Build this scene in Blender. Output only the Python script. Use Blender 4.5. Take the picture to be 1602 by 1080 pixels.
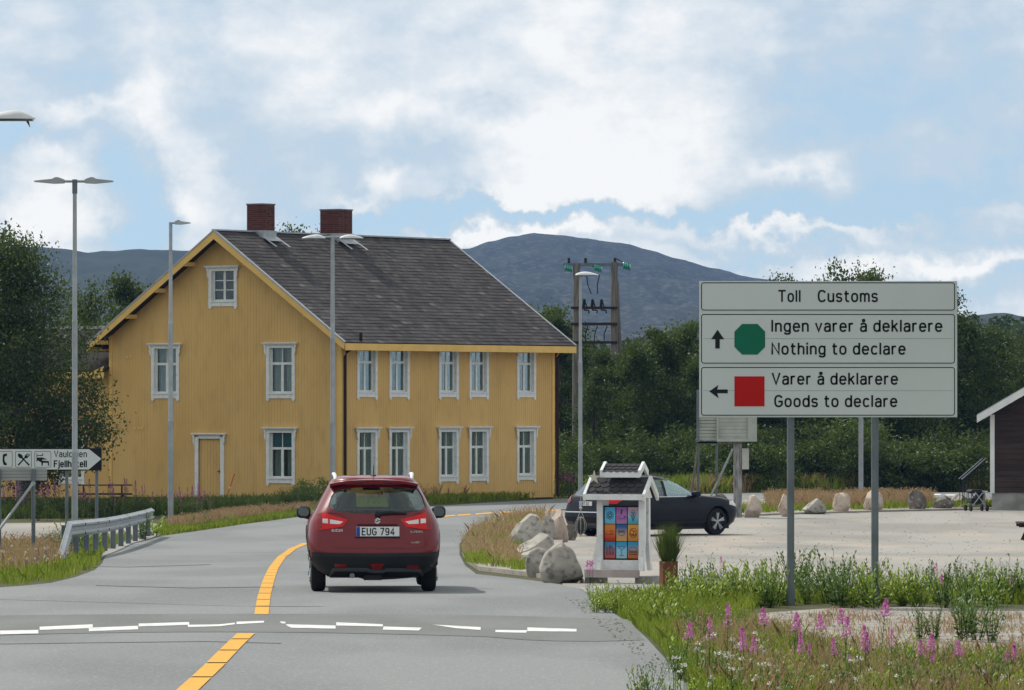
import bpy, bmesh, math, random
import numpy as np
from mathutils import Vector, Matrix, noise
from mathutils.geometry import tessellate_polygon
sc = bpy.context.scene
R = math.radians
rnd = random.Random(7)
for o in list(bpy.data.objects): bpy.data.objects.remove(o)
# ------------------------------------------------------------ camera
F, HY, CZ, CX = 9000.0, 630.0, 2.5, 801.0          # focal length, horizon, camera height, centre in photo units
cam = bpy.data.cameras.new('camera'); co = bpy.data.objects.new('camera', cam); sc.collection.objects.link(co)
co.location = (0, 0, CZ); co.rotation_euler = (R(90), 0, 0)
cam.sensor_width = 36; cam.lens = 36*F/1602; cam.shift_y = (HY-540)/1602
cam.clip_start = 1; cam.clip_end = 30000
sc.camera = co
# ------------------------------------------------------------ sun, sky, exposure
SUN_EL, SUN_AZ = 50.0, -48.0                       # degrees, azimuth from the view direction, negative = left
sd = Vector((math.sin(R(SUN_AZ))*math.cos(R(SUN_EL)), math.cos(R(SUN_AZ))*math.cos(R(SUN_EL)), math.sin(R(SUN_EL))))
sl = bpy.data.lights.new('sun', 'SUN'); sl.energy = 2.9; sl.angle = R(0.6); sl.color = (1, .955, .88)
so = bpy.data.objects.new('sun', sl); sc.collection.objects.link(so); so.rotation_euler = sd.to_track_quat('Z', 'Y').to_euler()
so.location = (-60, 60, 80)
sc.view_settings.view_transform = 'Standard'; sc.view_settings.look = 'None'
sc.view_settings.exposure = 0.42; sc.view_settings.gamma = 1.0; sc.view_settings.use_curve_mapping = False
w = bpy.data.worlds.new("World"); sc.world = w; w.use_nodes = True
nt = w.node_tree; nt.nodes.clear()
def N(t, **kw):
    n = nt.nodes.new(t)
    for k, v in kw.items(): setattr(n, k, v)
    return n
def L(a, b): nt.links.new(a, b)
out = N('ShaderNodeOutputWorld'); bg = N('ShaderNodeBackground'); bg.inputs[1].default_value = .1; L(bg.outputs[0], out.inputs[0])
sky = N('ShaderNodeTexSky', sky_type='NISHITA'); sky.sun_disc = False
sky.sun_elevation = R(SUN_EL); sky.sun_rotation = R(SUN_AZ); sky.air_density = 1.0; sky.dust_density = .6; sky.ozone_density = 1.5
tc = N('ShaderNodeTexCoord')
up = N('ShaderNodeVectorMath', operation='ADD'); L(tc.outputs['Generated'], up.inputs[0]); up.inputs[1].default_value = (0, 0, .22)
un = N('ShaderNodeVectorMath', operation='NORMALIZE'); L(up.outputs[0], un.inputs[0]); L(un.outputs[0], sky.inputs[0])
skyc = N('ShaderNodeVectorMath', operation='SCALE'); skm = N('ShaderNodeVectorMath', operation='MULTIPLY'); L(sky.outputs[0], skm.inputs[0]); skm.inputs[1].default_value = (.86, 1.0, .86); L(skm.outputs[0], skyc.inputs[0]); skyc.inputs['Scale'].default_value = 1.25
def nz(scale, detail, rough, vec, mul=(1, 1, 1), off=(0, 0, 0)):
    m = N('ShaderNodeMapping'); m.inputs['Scale'].default_value = mul; m.inputs['Location'].default_value = off
    L(vec, m.inputs[0]); n = N('ShaderNodeTexNoise'); n.inputs['Scale'].default_value = scale
    n.inputs['Detail'].default_value = detail; n.inputs['Roughness'].default_value = rough; L(m.outputs[0], n.inputs[0]); return n
def math_(op, a, b=None):
    n = N('ShaderNodeMath', operation=op)
    for i, v in enumerate((a, b)):
        if v is None: continue
        if isinstance(v, (int, float)): n.inputs[i].default_value = v
        else: L(v, n.inputs[i])
    return n.outputs[0]
warp = nz(60, 5, .6, tc.outputs['Generated'])
vs = N('ShaderNodeVectorMath', operation='SUBTRACT'); L(warp.outputs['Color'], vs.inputs[0]); vs.inputs[1].default_value = (.5, .5, .5)
vm = N('ShaderNodeVectorMath', operation='SCALE'); L(vs.outputs[0], vm.inputs[0]); vm.inputs['Scale'].default_value = .024
va = N('ShaderNodeVectorMath', operation='ADD'); L(tc.outputs['Generated'], va.inputs[0]); L(vm.outputs[0], va.inputs[1])
big = nz(14, 6, .55, tc.outputs['Generated'], (1, 1, 2.0), (3.1, .4, 1.7))
fine = nz(70, 8, .62, tc.outputs['Generated'], (1, 1, 1.6))
t = math_('ADD', math_('MULTIPLY', big.outputs[0], .8), math_('MULTIPLY', fine.outputs[0], 1.25))
t = math_('ADD', t, -.43)
# cloud banks in the direction of the view: px, py, half width, half height, weight
CL = [(230, 300, 42, 75, -.75), (235, 365, 60, 35, -.5), (60, 215, 75, 16, -.35), (15, 240, 25, 30, -.5), (600, 350, 150, 22, -.45), (640, 270, 70, 45, -.38),
      (400, 260, 130, 70, -.2), (760, 165, 60, 18, -.35), (1400, 330, 230, 32, -.6), (1280, 170, 200, 110, -.32), (1500, 120, 160, 110, -.28), (1050, 338, 260, 10, -.6), (820, 335, 90, 8, -.5),
      (1250, 392, 200, 12, -.35), (1560, 270, 60, 40, -.25), (80, 120, 120, 30, -.12), (1560, 440, 90, 30, -.35),
      (80, 290, 75, 60, .45), (25, 360, 60, 30, .3), (235, 165, 42, 50, .45), (280, 250, 40, 55, .45), (300, 330, 60, 50, .5), (130, 162, 50, 14, .35), (150, 370, 30, 20, .3),
      (850, 225, 150, 60, .3), (1060, 215, 110, 60, .38), (900, 295, 180, 30, .38), (1020, 70, 140, 70, .3), (620, 165, 70, 32, .4), (560, 320, 40, 12, .5), (615, 293, 26, 18, .5),
      (420, 60, 120, 40, .18), (760, 372, 110, 10, .6), (900, 365, 60, 8, .35), (1480, 402, 110, 16, .7), (1260, 360, 110, 12, .5), (1150, 352, 80, 10, .3), (1240, 268, 45, 18, .35), (1480, 300, 80, 20, .18), (1560, 340, 60, 10, .35)]
sepd = N('ShaderNodeSeparateXYZ'); L(va.outputs[0], sepd.inputs[0])
front = math_('GREATER_THAN', sepd.outputs[1], 0.0)
for (px, py, sx, sy, wgt) in CL:
    a = N('ShaderNodeVectorMath', operation='SUBTRACT'); L(va.outputs[0], a.inputs[0]); a.inputs[1].default_value = ((px-CX)/F, 0, (HY-py)/F)
    b = N('ShaderNodeVectorMath', operation='MULTIPLY'); L(a.outputs[0], b.inputs[0]); b.inputs[1].default_value = (F/sx*.8, 0, F/sy*.8)
    d = N('ShaderNodeVectorMath', operation='DOT_PRODUCT'); L(b.outputs[0], d.inputs[0]); L(b.outputs[0], d.inputs[1])
    e = math_('EXPONENT', math_('MULTIPLY', d.outputs['Value'], -1.0))
    t = math_('ADD', t, math_('MULTIPLY', math_('MULTIPLY', e, wgt), front))
ramp = N('ShaderNodeValToRGB'); L(t, ramp.inputs[0])
cr = ramp.color_ramp; cr.elements[0].position = .16; cr.elements[0].color = (.45, .45, .45, 1)
cr.elements[1].position = .95; cr.elements[1].color = (1, 1, 1, 1)
e = cr.elements.new(.42); e.color = (.78, .78, .78, 1)
ramp2 = N('ShaderNodeValToRGB'); L(t, ramp2.inputs[0])
c2 = ramp2.color_ramp; c2.elements[0].position = .42; c2.elements[0].color = (.63, .675, .675, 1)
c2.elements[1].position = 1.02; c2.elements[1].color = (1.0, .975, .90, 1)
cm = N('ShaderNodeVectorMath', operation='SCALE'); L(ramp2.outputs[0], cm.inputs[0]); cm.inputs['Scale'].default_value = 8.8
mix = N('ShaderNodeMix', data_type='RGBA'); L(ramp.outputs[0], mix.inputs['Factor']); L(skyc.outputs[0], mix.inputs['A']); L(cm.outputs[0], mix.inputs['B'])
L(mix.outputs['Result'], bg.inputs[0])

# ------------------------------------------------------------ helpers
def P(px, py, D): return Vector(((px-CX)*D/F, D, CZ-(py-HY)*D/F))
KN = [(-60, 0), (50, 0), (62, 0), (78, -.07), (90, -.2), (105, -.43), (125, -.75), (150, -1.0), (170, -.95), (190, -.88), (205, -.85), (9000, -.85)]
def Graw(y):
    for (a, za), (b, zb) in zip(KN, KN[1:]):
        if y <= b:
            t = max(0, (y-a)/(b-a)); return za+(zb-za)*t
    return -.85
def Gsm(y): return sum(Graw(y+d) for d in (-6, -3, 0, 3, 6))/5 if y > 40 else 0
def G(y):
    if y > 300: return -.85
    k = math.floor(y/5); a, b = Gsm(k*5), Gsm(k*5+5); return a+(b-a)*(y/5-k)
def GD(py):
    lo, hi = 20., 900.
    for _ in range(50):
        m = (lo+hi)/2
        if HY+F*(CZ-G(m))/m > py: lo = m
        else: hi = m
    return lo
def PG(px, py):
    D = GD(py); return Vector(((px-CX)*D/F, D, G(D)))
C = sc.collection
def tag(o, label=None, cat=None, group=None, kind=None):
    if label: o['label'] = label
    if cat: o['category'] = cat
    if group: o['group'] = group
    if kind: o['kind'] = kind
    return o
def thing(name, loc, rz=0, label=None, cat=None, group=None):
    o = bpy.data.objects.new(name, None); C.objects.link(o); o.empty_display_size = .2
    o.location = loc; o.rotation_euler = (0, 0, rz); return tag(o, label, cat, group)
def link(name, me, parent=None, loc=(0, 0, 0), rot=(0, 0, 0)):
    o = bpy.data.objects.new(name, me); C.objects.link(o); o.location = loc; o.rotation_euler = rot
    if parent: o.parent = parent
    return o
def copy_tree(o, parent=None):
    c = o.copy(); C.objects.link(c)
    if parent: c.parent = parent
    for ch in list(o.children): copy_tree(ch, c)
    return c
class MB:
    def __init__(s): s.v = []; s.f = []; s.m = []
    def add(s, vs, fs, mi=0):
        n = len(s.v); s.v += [tuple(v) for v in vs]; s.f += [tuple(i+n for i in f) for f in fs]; s.m += [mi]*len(fs)
    def box(s, x0, x1, y0, y1, z0, z1, mi=0, M=None):
        vs = [Vector(v) for v in ((x0, y0, z0), (x1, y0, z0), (x1, y1, z0), (x0, y1, z0), (x0, y0, z1), (x1, y0, z1), (x1, y1, z1), (x0, y1, z1))]
        if M: vs = [M @ v for v in vs]
        s.add(vs, [(0, 3, 2, 1), (4, 5, 6, 7), (0, 1, 5, 4), (1, 2, 6, 5), (2, 3, 7, 6), (3, 0, 4, 7)], mi); return s
    def tube(s, pts, rs, n=8, mi=0, cap=True):
        pts = [Vector(p) for p in pts]
        if not isinstance(rs, (list, tuple)): rs = [rs]*len(pts)
        vs = []
        for i, p in enumerate(pts):
            d = (pts[min(i+1, len(pts)-1)]-pts[max(i-1, 0)]).normalized()
            a = d.cross(Vector((0, 0, 1)) if abs(d.z) < .9 else Vector((1, 0, 0))).normalized(); b = d.cross(a)
            for k in range(n):
                t = 2*math.pi*k/n; vs.append(p+(a*math.cos(t)+b*math.sin(t))*rs[i])
        fs = [(i*n+k, i*n+(k+1) % n, (i+1)*n+(k+1) % n, (i+1)*n+k) for i in range(len(pts)-1) for k in range(n)]
        if cap: fs += [tuple(range(n)), tuple((len(pts)-1)*n+k for k in reversed(range(n)))]
        s.add(vs, fs, mi); return s
    def prism(s, poly, y0, y1, M=None, mi=0):          # polygon in x,z pushed along y
        n = len(poly); vs = [Vector((a, y0, b)) for a, b in poly]+[Vector((a, y1, b)) for a, b in poly]
        if M: vs = [M @ v for v in vs]
        tri = tessellate_polygon([[Vector((a, b, 0)) for a, b in poly]])
        fs = [tuple(t) for t in tri]+[tuple(i+n for i in reversed(t)) for t in tri]
        fs += [(i, (i+1) % n, (i+1) % n+n, i+n) for i in range(n)]
        s.add(vs, fs, mi); return s
    def ball(s, c, r, n=10, m=7, sc_=(1, 1, 1), mi=0):
        c = Vector(c); vs = [c+Vector((0, 0, -r*sc_[2]))]
        for i in range(1, m):
            t = math.pi*i/m-math.pi/2
            for k in range(n):
                a = 2*math.pi*k/n; vs.append(c+Vector((r*math.cos(t)*math.cos(a)*sc_[0], r*math.cos(t)*math.sin(a)*sc_[1], r*math.sin(t)*sc_[2])))
        vs.append(c+Vector((0, 0, r*sc_[2])))
        fs = [(0, 1+(k+1) % n, 1+k) for k in range(n)]
        for i in range(m-2): fs += [(1+i*n+k, 1+i*n+(k+1) % n, 1+(i+1)*n+(k+1) % n, 1+(i+1)*n+k) for k in range(n)]
        fs += [(len(vs)-1, 1+(m-2)*n+k, 1+(m-2)*n+(k+1) % n) for k in range(n)]
        s.add(vs, fs, mi); return s
    def mesh(s, name, mats, smooth=False):
        me = bpy.data.meshes.new(name); me.from_pydata(s.v, [], s.f)
        for m in (mats if isinstance(mats, (list, tuple)) else [mats]): me.materials.append(m)
        if any(s.m): me.polygons.foreach_set('material_index', s.m)
        bm = bmesh.new(); bm.from_mesh(me); bmesh.ops.recalc_face_normals(bm, faces=bm.faces); bm.to_mesh(me); bm.free()
        if smooth:
            me.polygons.foreach_set('use_smooth', [True]*len(me.polygons))
            if smooth != 'all': me.set_sharp_from_angle(angle=R(40))
        return me
    def build(s, name, mats, parent=None, loc=(0, 0, 0), rot=(0, 0, 0), smooth=False):
        return link(name, s.mesh(name, mats, smooth), parent, loc, rot)
def bevel(o, wd=.01, seg=2):
    b = o.modifiers.new('bevel', 'BEVEL'); b.width = wd; b.segments = seg; b.limit_method = 'ANGLE'; return o
MATS = {}
def mat(name, col, rough=.6, col2=None, scale=4, detail=5, bump=0, bscale=30, metal=0, coat=0, spec=.18, obj_var=0, lo=.35, hi=.65, tint=None, trans=0, stretch=(1, 1, 1), col3=None, sc3=40, amt3=.3, lo3=.5, hi3=.7, alpha=1):
    if name in MATS: return MATS[name]
    m = bpy.data.materials.new(name); m.use_nodes = True; MATS[name] = m
    nt = m.node_tree; bs = nt.nodes['Principled BSDF']; nn = nt.nodes.new; lk = nt.links.new
    bs.inputs['Roughness'].default_value = rough; bs.inputs['Metallic'].default_value = metal
    bs.inputs['Specular IOR Level'].default_value = spec; bs.inputs['Coat Weight'].default_value = coat; bs.inputs['Coat Roughness'].default_value = .05
    tcn = nn('ShaderNodeTexCoord'); mp = nn('ShaderNodeMapping'); mp.inputs['Scale'].default_value = stretch; lk(tcn.outputs['Object'], mp.inputs[0])
    if col2 is None: col2 = tuple(c*.82 for c in col)
    def nzn(sc_, dt):
        n = nn('ShaderNodeTexNoise'); n.inputs['Scale'].default_value = sc_; n.inputs['Detail'].default_value = dt; lk(mp.outputs[0], n.inputs[0]); return n
    def mx(f, a, b, mode='MIX'):
        x = nn('ShaderNodeMix'); x.data_type = 'RGBA'; x.blend_type = mode
        if isinstance(f, float): x.inputs['Factor'].default_value = f
        else: lk(f, x.inputs['Factor'])
        for s_, v in (('A', a), ('B', b)):
            if isinstance(v, tuple): x.inputs[s_].default_value = (*v, 1)
            else: lk(v, x.inputs[s_])
        return x.outputs['Result']
    def rg(src, a, b, o1=1.0):
        x = nn('ShaderNodeMapRange'); lk(src, x.inputs[0]); x.inputs[1].default_value = a; x.inputs[2].default_value = b; x.inputs[4].default_value = o1; return x.outputs[0]
    c = mx(rg(nzn(scale, detail).outputs[0], lo, hi), tuple(col), tuple(col2))
    if col3: c = mx(rg(nzn(sc3, 4).outputs[0], lo3, hi3, amt3), c, tuple(col3))
    if tint:                                        # per-face colour attribute
        at = nn('ShaderNodeAttribute'); at.attribute_name = 'tint'; c = mx(at.outputs['Fac'], c, tuple(tint))
    if obj_var:
        oi = nn('ShaderNodeObjectInfo'); hs = nn('ShaderNodeHueSaturation'); lk(c, hs.inputs['Color'])
        x = nn('ShaderNodeMapRange'); lk(oi.outputs['Random'], x.inputs[0]); x.inputs[3].default_value = 1-obj_var; x.inputs[4].default_value = 1+obj_var; lk(x.outputs[0], hs.inputs['Value']); c = hs.outputs[0]
    lk(c, bs.inputs['Base Color'])
    if bump:
        b = nn('ShaderNodeBump'); b.inputs['Strength'].default_value = bump; b.inputs['Distance'].default_value = .02; lk(nzn(bscale, 6).outputs[0], b.inputs['Height']); lk(b.outputs[0], bs.inputs['Normal'])
    if trans:
        tr = nn('ShaderNodeBsdfTranslucent'); ms = nn('ShaderNodeMixShader'); ms.inputs[0].default_value = trans
        x = mx(.5, c, (.16, .22, .02) if name.startswith(('leaf', 'grass_green')) else tuple(col), 'MIX'); lk(x, tr.inputs[0]); lk(bs.outputs[0], ms.inputs[1]); lk(tr.outputs[0], ms.inputs[2])
        lk(ms.outputs[0], nt.nodes['Material Output'].inputs[0])
    return m
def glass_mat(name, tintc, amount=.55, rough=.02):
    if name in MATS: return MATS[name]
    m = bpy.data.materials.new(name); m.use_nodes = True; MATS[name] = m; nt = m.node_tree; nt.nodes.clear(); nn = nt.nodes.new; lk = nt.links.new
    o = nn('ShaderNodeOutputMaterial'); t = nn('ShaderNodeBsdfTransparent'); t.inputs[0].default_value = (*tintc, 1)
    g = nn('ShaderNodeBsdfGlossy'); g.inputs['Roughness'].default_value = rough; g.inputs[0].default_value = (.9, .95, 1, 1)
    fr = nn('ShaderNodeFresnel'); fr.inputs[0].default_value = 1.5; ad = nn('ShaderNodeMath'); ad.operation = 'MULTIPLY_ADD'; lk(fr.outputs[0], ad.inputs[0]); ad.inputs[1].default_value = .6; ad.inputs[2].default_value = amount
    ms = nn('ShaderNodeMixShader'); lk(ad.outputs[0], ms.inputs[0]); lk(t.outputs[0], ms.inputs[1]); lk(g.outputs[0], ms.inputs[2]); lk(ms.outputs[0], o.inputs[0]); return m
def sheet(name, pts, off, m, thick=0, kind='structure', parent=None):
    """flat piece that follows the lie of the land; pts in metres"""
    bm = bmesh.new(); vs = [bm.verts.new((p[0], p[1], 0)) for p in pts]
    for t in tessellate_polygon([[Vector((p[0], p[1], 0)) for p in pts]]):
        try: bm.faces.new([vs[i] for i in t])
        except ValueError: pass
    y0, y1 = min(p[1] for p in pts), max(p[1] for p in pts)
    k = math.ceil(y0/5+.001)*5
    while k < min(y1, 300):
        bmesh.ops.bisect_plane(bm, geom=bm.verts[:]+bm.edges[:]+bm.faces[:], plane_co=(0, k, 0), plane_no=(0, 1, 0)); k += 5
    bmesh.ops.recalc_face_normals(bm, faces=bm.faces)
    if sum(f.normal.z for f in bm.faces) < 0: bmesh.ops.reverse_faces(bm, faces=bm.faces)
    for v in bm.verts: v.co.z = G(v.co.y)+off
    if thick:
        be = [e for e in bm.edges if e.is_boundary]; r = bmesh.ops.extrude_edge_only(bm, edges=be)
        for v in [g for g in r['geom'] if isinstance(g, bmesh.types.BMVert)]: v.co.z -= thick
    me = bpy.data.meshes.new(name); bm.to_mesh(me); bm.free(); me.materials.append(m)
    o = link(name, me, parent)
    if kind: o['kind'] = kind
    return o
def px_(pts): return [tuple(PG(*p))[:2] for p in pts]
def el(cx, cy, rx, ry, a0, a1, n=14, p=2.5):
    o = []
    for i in range(n+1):
        a = R(a0+(a1-a0)*i/n); c, q = math.cos(a), math.sin(a); o.append((cx+rx*math.copysign(abs(c)**(2/p), c), cy+ry*math.copysign(abs(q)**(2/p), q)))
    return o
_n = [[(0, 0), (0, .72)], [(0, .5)]+el(.20, .46, .20, .26, 165, 0, 8)+[(.40, 0)]]
_d = [[(.44, 1), (.44, 0)], el(.22, .36, .22, .36, 0, 360)]
_a = [[(.03, .62)]+el(.2, .5, .2, .22, 120, 0, 6)+[(.40, 0)], [(.40, .42), (.18, .42)]+el(.17, .2, .17, .21, 90, 270, 8)+[(.28, .01), (.40, .14)]]
GL_ = {'T': (.56, [[(0, 1), (.56, 1)], [(.28, 1), (.28, 0)]]), 'I': (.02, [[(.01, 0), (.01, 1)]]), 'N': (.52, [[(0, 0), (0, 1), (.52, 0), (.52, 1)]]), 'V': (.56, [[(0, 1), (.28, 0), (.56, 1)]]), 'F': (.44, [[(0, 0), (0, 1), (.44, 1)], [(0, .52), (.38, .52)]]), 'E': (.44, [[(.44, 0), (0, 0), (0, 1), (.44, 1)], [(0, .52), (.38, .52)]]),
    'U': (.5, [[(0, 1), (0, .3)]+el(.25, .25, .25, .25, 180, 360, 10)+[(.5, 1)]]), 'B': (.48, [[(0, .5), (0, 1), (.26, 1)]+el(.26, .76, .18, .24, 90, -90, 8)+[(0, .52)], [(0, .52), (.28, .52)]+el(.28, .26, .2, .26, 90, -90, 8)+[(0, 0), (0, .5)]]), 'K': (.5, [[(0, 0), (0, 1)], [(.5, 1), (0, .4)], [(.18, .6), (.52, 0)]]), 'Z': (.5, [[(0, 1), (.5, 1), (0, 0), (.5, 0)]]),
    'G': (.54, [el(.28, .5, .28, .5, 38, 322, 18)+[(.54, .2), (.54, .46), (.30, .46)]]), 'C': (.52, [el(.28, .5, .28, .5, 42, 318, 18)]), 'O': (.54, [el(.27, .5, .27, .5, 0, 360, 18)]), 'S': (.5, [el(.25, .75, .25, .25, 30, 240, 9)+el(.25, .25, .25, .25, 60, -150, 9)]), 'R': (.5, [[(0, 0), (0, 1), (.26, 1)]+el(.26, .75, .2, .25, 90, -90, 8)+[(0, .5)], [(.25, .5), (.5, 0)]]), 'A': (.56, [[(0, 0), (.28, 1), (.56, 0)], [(.1, .32), (.46, .32)]]), 'L': (.42, [[(0, 1), (0, 0), (.42, 0)]]), 'P': (.46, [[(0, 0), (0, 1), (.26, 1)]+el(.26, .75, .2, .25, 90, -90, 8)+[(0, .5)]]), '-': (.3, [[(0, .45), (.3, .45)]]),
    'o': (.44, [el(.22, .36, .22, .36, 0, 360)]), 'l': (.02, [[(.01, 1), (.01, 0)]]), 'i': (.02, [[(.01, .72), (.01, 0)], [(.01, .93), (.01, 1.02)]]), 'j': (.1, [[(.1, .72), (.1, -.15), (.05, -.25), (-.05, -.25)], [(.1, .93), (.1, 1.02)]]), 'u': (.40, [[(0, .72), (0, .25)]+el(.2, .22, .2, .22, 180, 360, 8), [(.40, .72), (.40, 0)]]),
    's': (.38, [el(.19, .54, .19, .18, 25, 250, 8)+el(.19, .18, .19, .18, 70, -155, 8)]), 't': (.30, [[(.1, .95), (.1, .16), (.17, .02), (.30, 0)], [(0, .72), (.28, .72)]]), 'n': (.40, _n), 'm': (.66, [[(0, 0), (0, .72)], [(0, .5)]+el(.165, .46, .165, .26, 165, 0, 8)+[(.33, 0)], [(.33, .5)]+el(.495, .46, .165, .26, 165, 0, 8)+[(.66, 0)]]), 'h': (.40, [[(0, 0), (0, 1)], _n[1]]),
    'g': (.44, [[(.44, .72), (.44, -.08)]+el(.22, -.06, .22, .2, 0, -150, 7), el(.22, .36, .22, .36, 0, 360)]), 'e': (.44, [[(.01, .38), (.44, .38)]+el(.22, .36, .22, .36, 5, 318, 16)]), 'v': (.42, [[(0, .72), (.21, 0), (.42, .72)]]), 'a': (.40, _a), 'å': (.40, _a+[el(.21, 1.0, .075, .08, 0, 360, 8)]), 'r': (.26, [[(0, 0), (0, .72)], [(0, .45)]+el(.18, .46, .18, .25, 165, 75, 6)]), 'd': (.44, _d), 'k': (.38, [[(0, 0), (0, 1)], [(.36, .72), (0, .3)], [(.14, .46), (.38, 0)]]), 'c': (.40, [el(.22, .36, .22, .36, 48, 312, 12)]),
    '7': (.46, [[(0, 1), (.46, 1), (.14, 0)]]), '9': (.46, [el(.23, .70, .23, .30, 0, 360, 14), [(.46, .7)]+el(.22, .3, .24, .30, 0, -140, 7)]), '4': (.5, [[(.36, 0), (.36, 1), (0, .28), (.5, .28)]]), '0': (.46, [el(.23, .5, .23, .5, 0, 360, 16)]), '2': (.46, [el(.23, .74, .23, .26, 160, -30, 9)+[(0, 0), (.46, 0)]])}
def text(s, wd, ht, m, parent, loc, rot=(0, 0, 0), name='lettering', bold=.0, spacing=1.0, depth=.0015):
    """road sign lettering drawn with strokes; ht = capital height, wd = full width"""
    ht = abs(ht); st = (.075+bold)/1; x = 0; strokes = []
    for ch in s:
        if ch == ' ': x += .36*spacing; continue
        w_, gs = GL_[ch]
        for g in gs: strokes.append([(x+a, b) for a, b in g])
        x += w_+.27*spacing
    xs_ = [p[0] for g in strokes for p in g]; x0, x1 = min(xs_)-st, max(xs_)+st; kx_ = wd/(x1-x0); kz_ = ht; mb = MB()
    for g in strokes:
        P_ = [Vector(((a-x0)*kx_, b*kz_)) for a, b in g]; h = st*(kz_+kx_)/2; closed = (P_[0]-P_[-1]).length < 1e-4; L1, L2 = [], []
        if closed: P_ = P_[:-1]
        n = len(P_)
        for i in range(n):
            a = (P_[i]-P_[i-1]) if (i or closed) else (P_[1]-P_[0]); b = (P_[(i+1) % n]-P_[i]) if (i < n-1 or closed) else a
            if a.length < 1e-6: a = b
            if b.length < 1e-6: b = a
            a, b = a.normalized(), b.normalized(); t = (a+b); t = t.normalized() if t.length > .2 else b; nn_ = Vector((-t.y, t.x)); k = min(1.9, 1/max(.3, nn_.dot(Vector((-b.y, b.x))))); e = Vector((0, 0))
            if not closed and i in (0, n-1): e = t*h*.6*(-1 if i == 0 else 1)
            L1.append(P_[i]+nn_*h*k+e); L2.append(P_[i]-nn_*h*k+e)
        b0 = len(mb.v); mb.v += [(p.x, -depth, p.y) for p in L1]+[(p.x, -depth, p.y) for p in L2]
        for i in range(n if closed else n-1): j = (i+1) % n; mb.f.append((b0+i, b0+n+i, b0+n+j, b0+j)); mb.m.append(0)
    o = mb.build(name, m, parent, loc, rot)
    if len(strokes) > 2: o['kind'] = 'stuff'
    return o
# ------------------------------------------------------------ materials
asphalt = mat('asphalt', (.205, .213, .213), .85, (.165, .173, .175), .35, 6, .35, 60, col3=(.34, .34, .33), sc3=26, amt3=.4, lo3=.52, hi3=.72, stretch=(1, .3, 1), lo=.42, hi=.58)
asph2 = mat('asphalt_patch', (.135, .138, .132), .85, (.17, .173, .168), .8, 6, .3, 60, col3=(.24, .24, .23), sc3=30, amt3=.3, stretch=(1, .3, 1))
lotm = mat('lot_gravel', (.31, .295, .27), .95, (.235, .225, .205), .35, 9, .6, 30, col3=(.40, .33, .27), sc3=.5, amt3=.7, stretch=(1, .22, 1), lo=.4, hi=.6)
gravel = mat('gravel', (.31, .285, .25), .95, (.2, .18, .155), 1.5, 8, .6, 30, col3=(.5, .46, .42), sc3=25, amt3=.6)
concrete = mat('concrete', (.36, .35, .33), .9, (.22, .215, .2), 2, 8, .3, 30)
dirt = mat('ground_soil', (.075, .07, .035), .95, (.05, .062, .022), .5, 8, .5, 20, col3=(.13, .1, .06), sc3=2, amt3=.5)
white_line = mat('white_paint_line', (.72, .72, .70), .7, (.5, .5, .49), 6, 6)
yellow_line = mat('yellow_paint_line', (.72, .36, .03), .7, (.6, .31, .05), 5, 6, col3=(.3, .25, .16), sc3=22, amt3=.4)
yellow = mat('yellow_board_paint', (.67, .435, .165), .75, (.60, .38, .135), .7, 7, .15, 30, col3=(.46, .29, .11), sc3=3, amt3=.45, stretch=(1, 1, .35))
yellow2 = mat('yellow_trim_paint', (.78, .50, .16), .65, (.70, .45, .14), 2, 5)
whitep = mat('weathered_white_paint', (.76, .77, .76), .65, (.66, .67, .67), 6, 6, col3=(.4, .38, .35), sc3=16, amt3=.45, lo3=.6, hi3=.7)
white = mat('white_paint', (.72, .73, .73), .55, (.62, .63, .63), 4, 5)
slate = mat('slate_roof', (.034, .029, .030), .75, (.056, .049, .048), .8, 8, .25, 20, tint=(.17, .155, .15), col3=(.02, .02, .023), sc3=.5, amt3=.5)
brick_m = mat('chimney_brick', (.135, .048, .036), .85, (.09, .033, .027), 3, 5, .3, 40, obj_var=.3)
mortar = mat('mortar', (.17, .12, .10), .95)
zinc = mat('zinc_sheet', (.42, .44, .46), .45, (.34, .36, .38), 3, 4, metal=.4)
galv = mat('galvanised_steel', (.36, .385, .40), .5, (.29, .31, .325), 3, 6, metal=.35)
galvd = mat('grey_post_steel', (.16, .185, .20), .55, (.12, .14, .155), 3, 6, metal=.2)
signgrey = mat('sign_face', (.53, .57, .56), .5, (.50, .54, .53), .7, 3)
black = mat('black_print', (.008, .01, .012), .5, (.01, .012, .014))
signgreen = mat('sign_green', (.003, .13, .072), .5, (.003, .12, .066)); signred = mat('sign_red', (.42, .004, .003), .5, (.40, .004, .003))
blackp = mat('black_plastic', (.016, .017, .018), .55, (.02, .021, .022)); rubber = mat('tyre_rubber', (.012, .012, .012), .85, (.018, .018, .018))
brown_pipe = mat('brown_pipe', (.03, .012, .007), .4); wood_grey = mat('weathered_wood', (.22, .20, .18), .85, (.11, .10, .09), 3, 7, .4, 20, stretch=(6, 6, .6))
wood_dark = mat('dark_wood', (.045, .03, .022), .8, (.03, .02, .015), 3, 7, .3, 20, stretch=(1, 8, 8))
cabinwood = mat('brown_cladding', (.052, .034, .028), .8, (.034, .024, .02), 2, 7, .3, 20, stretch=(.5, 1, 4), obj_var=.2)
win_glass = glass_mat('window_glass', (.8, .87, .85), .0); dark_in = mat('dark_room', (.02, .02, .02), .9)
curtain_m = mat('curtain_cloth', (.40, .42, .41), .9, (.24, .26, .26), 5, 4, stretch=(4, 1, .2)); teal_m = mat('teal_blind', (.03, .17, .24), .8)
rockm = mat('boulder_rock', (.42, .39, .345), .9, (.25, .235, .21), 2.2, 10, .9, 9, col3=(.1, .095, .085), sc3=9, amt3=.65, lo3=.52, hi3=.68, obj_var=.12)
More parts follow.
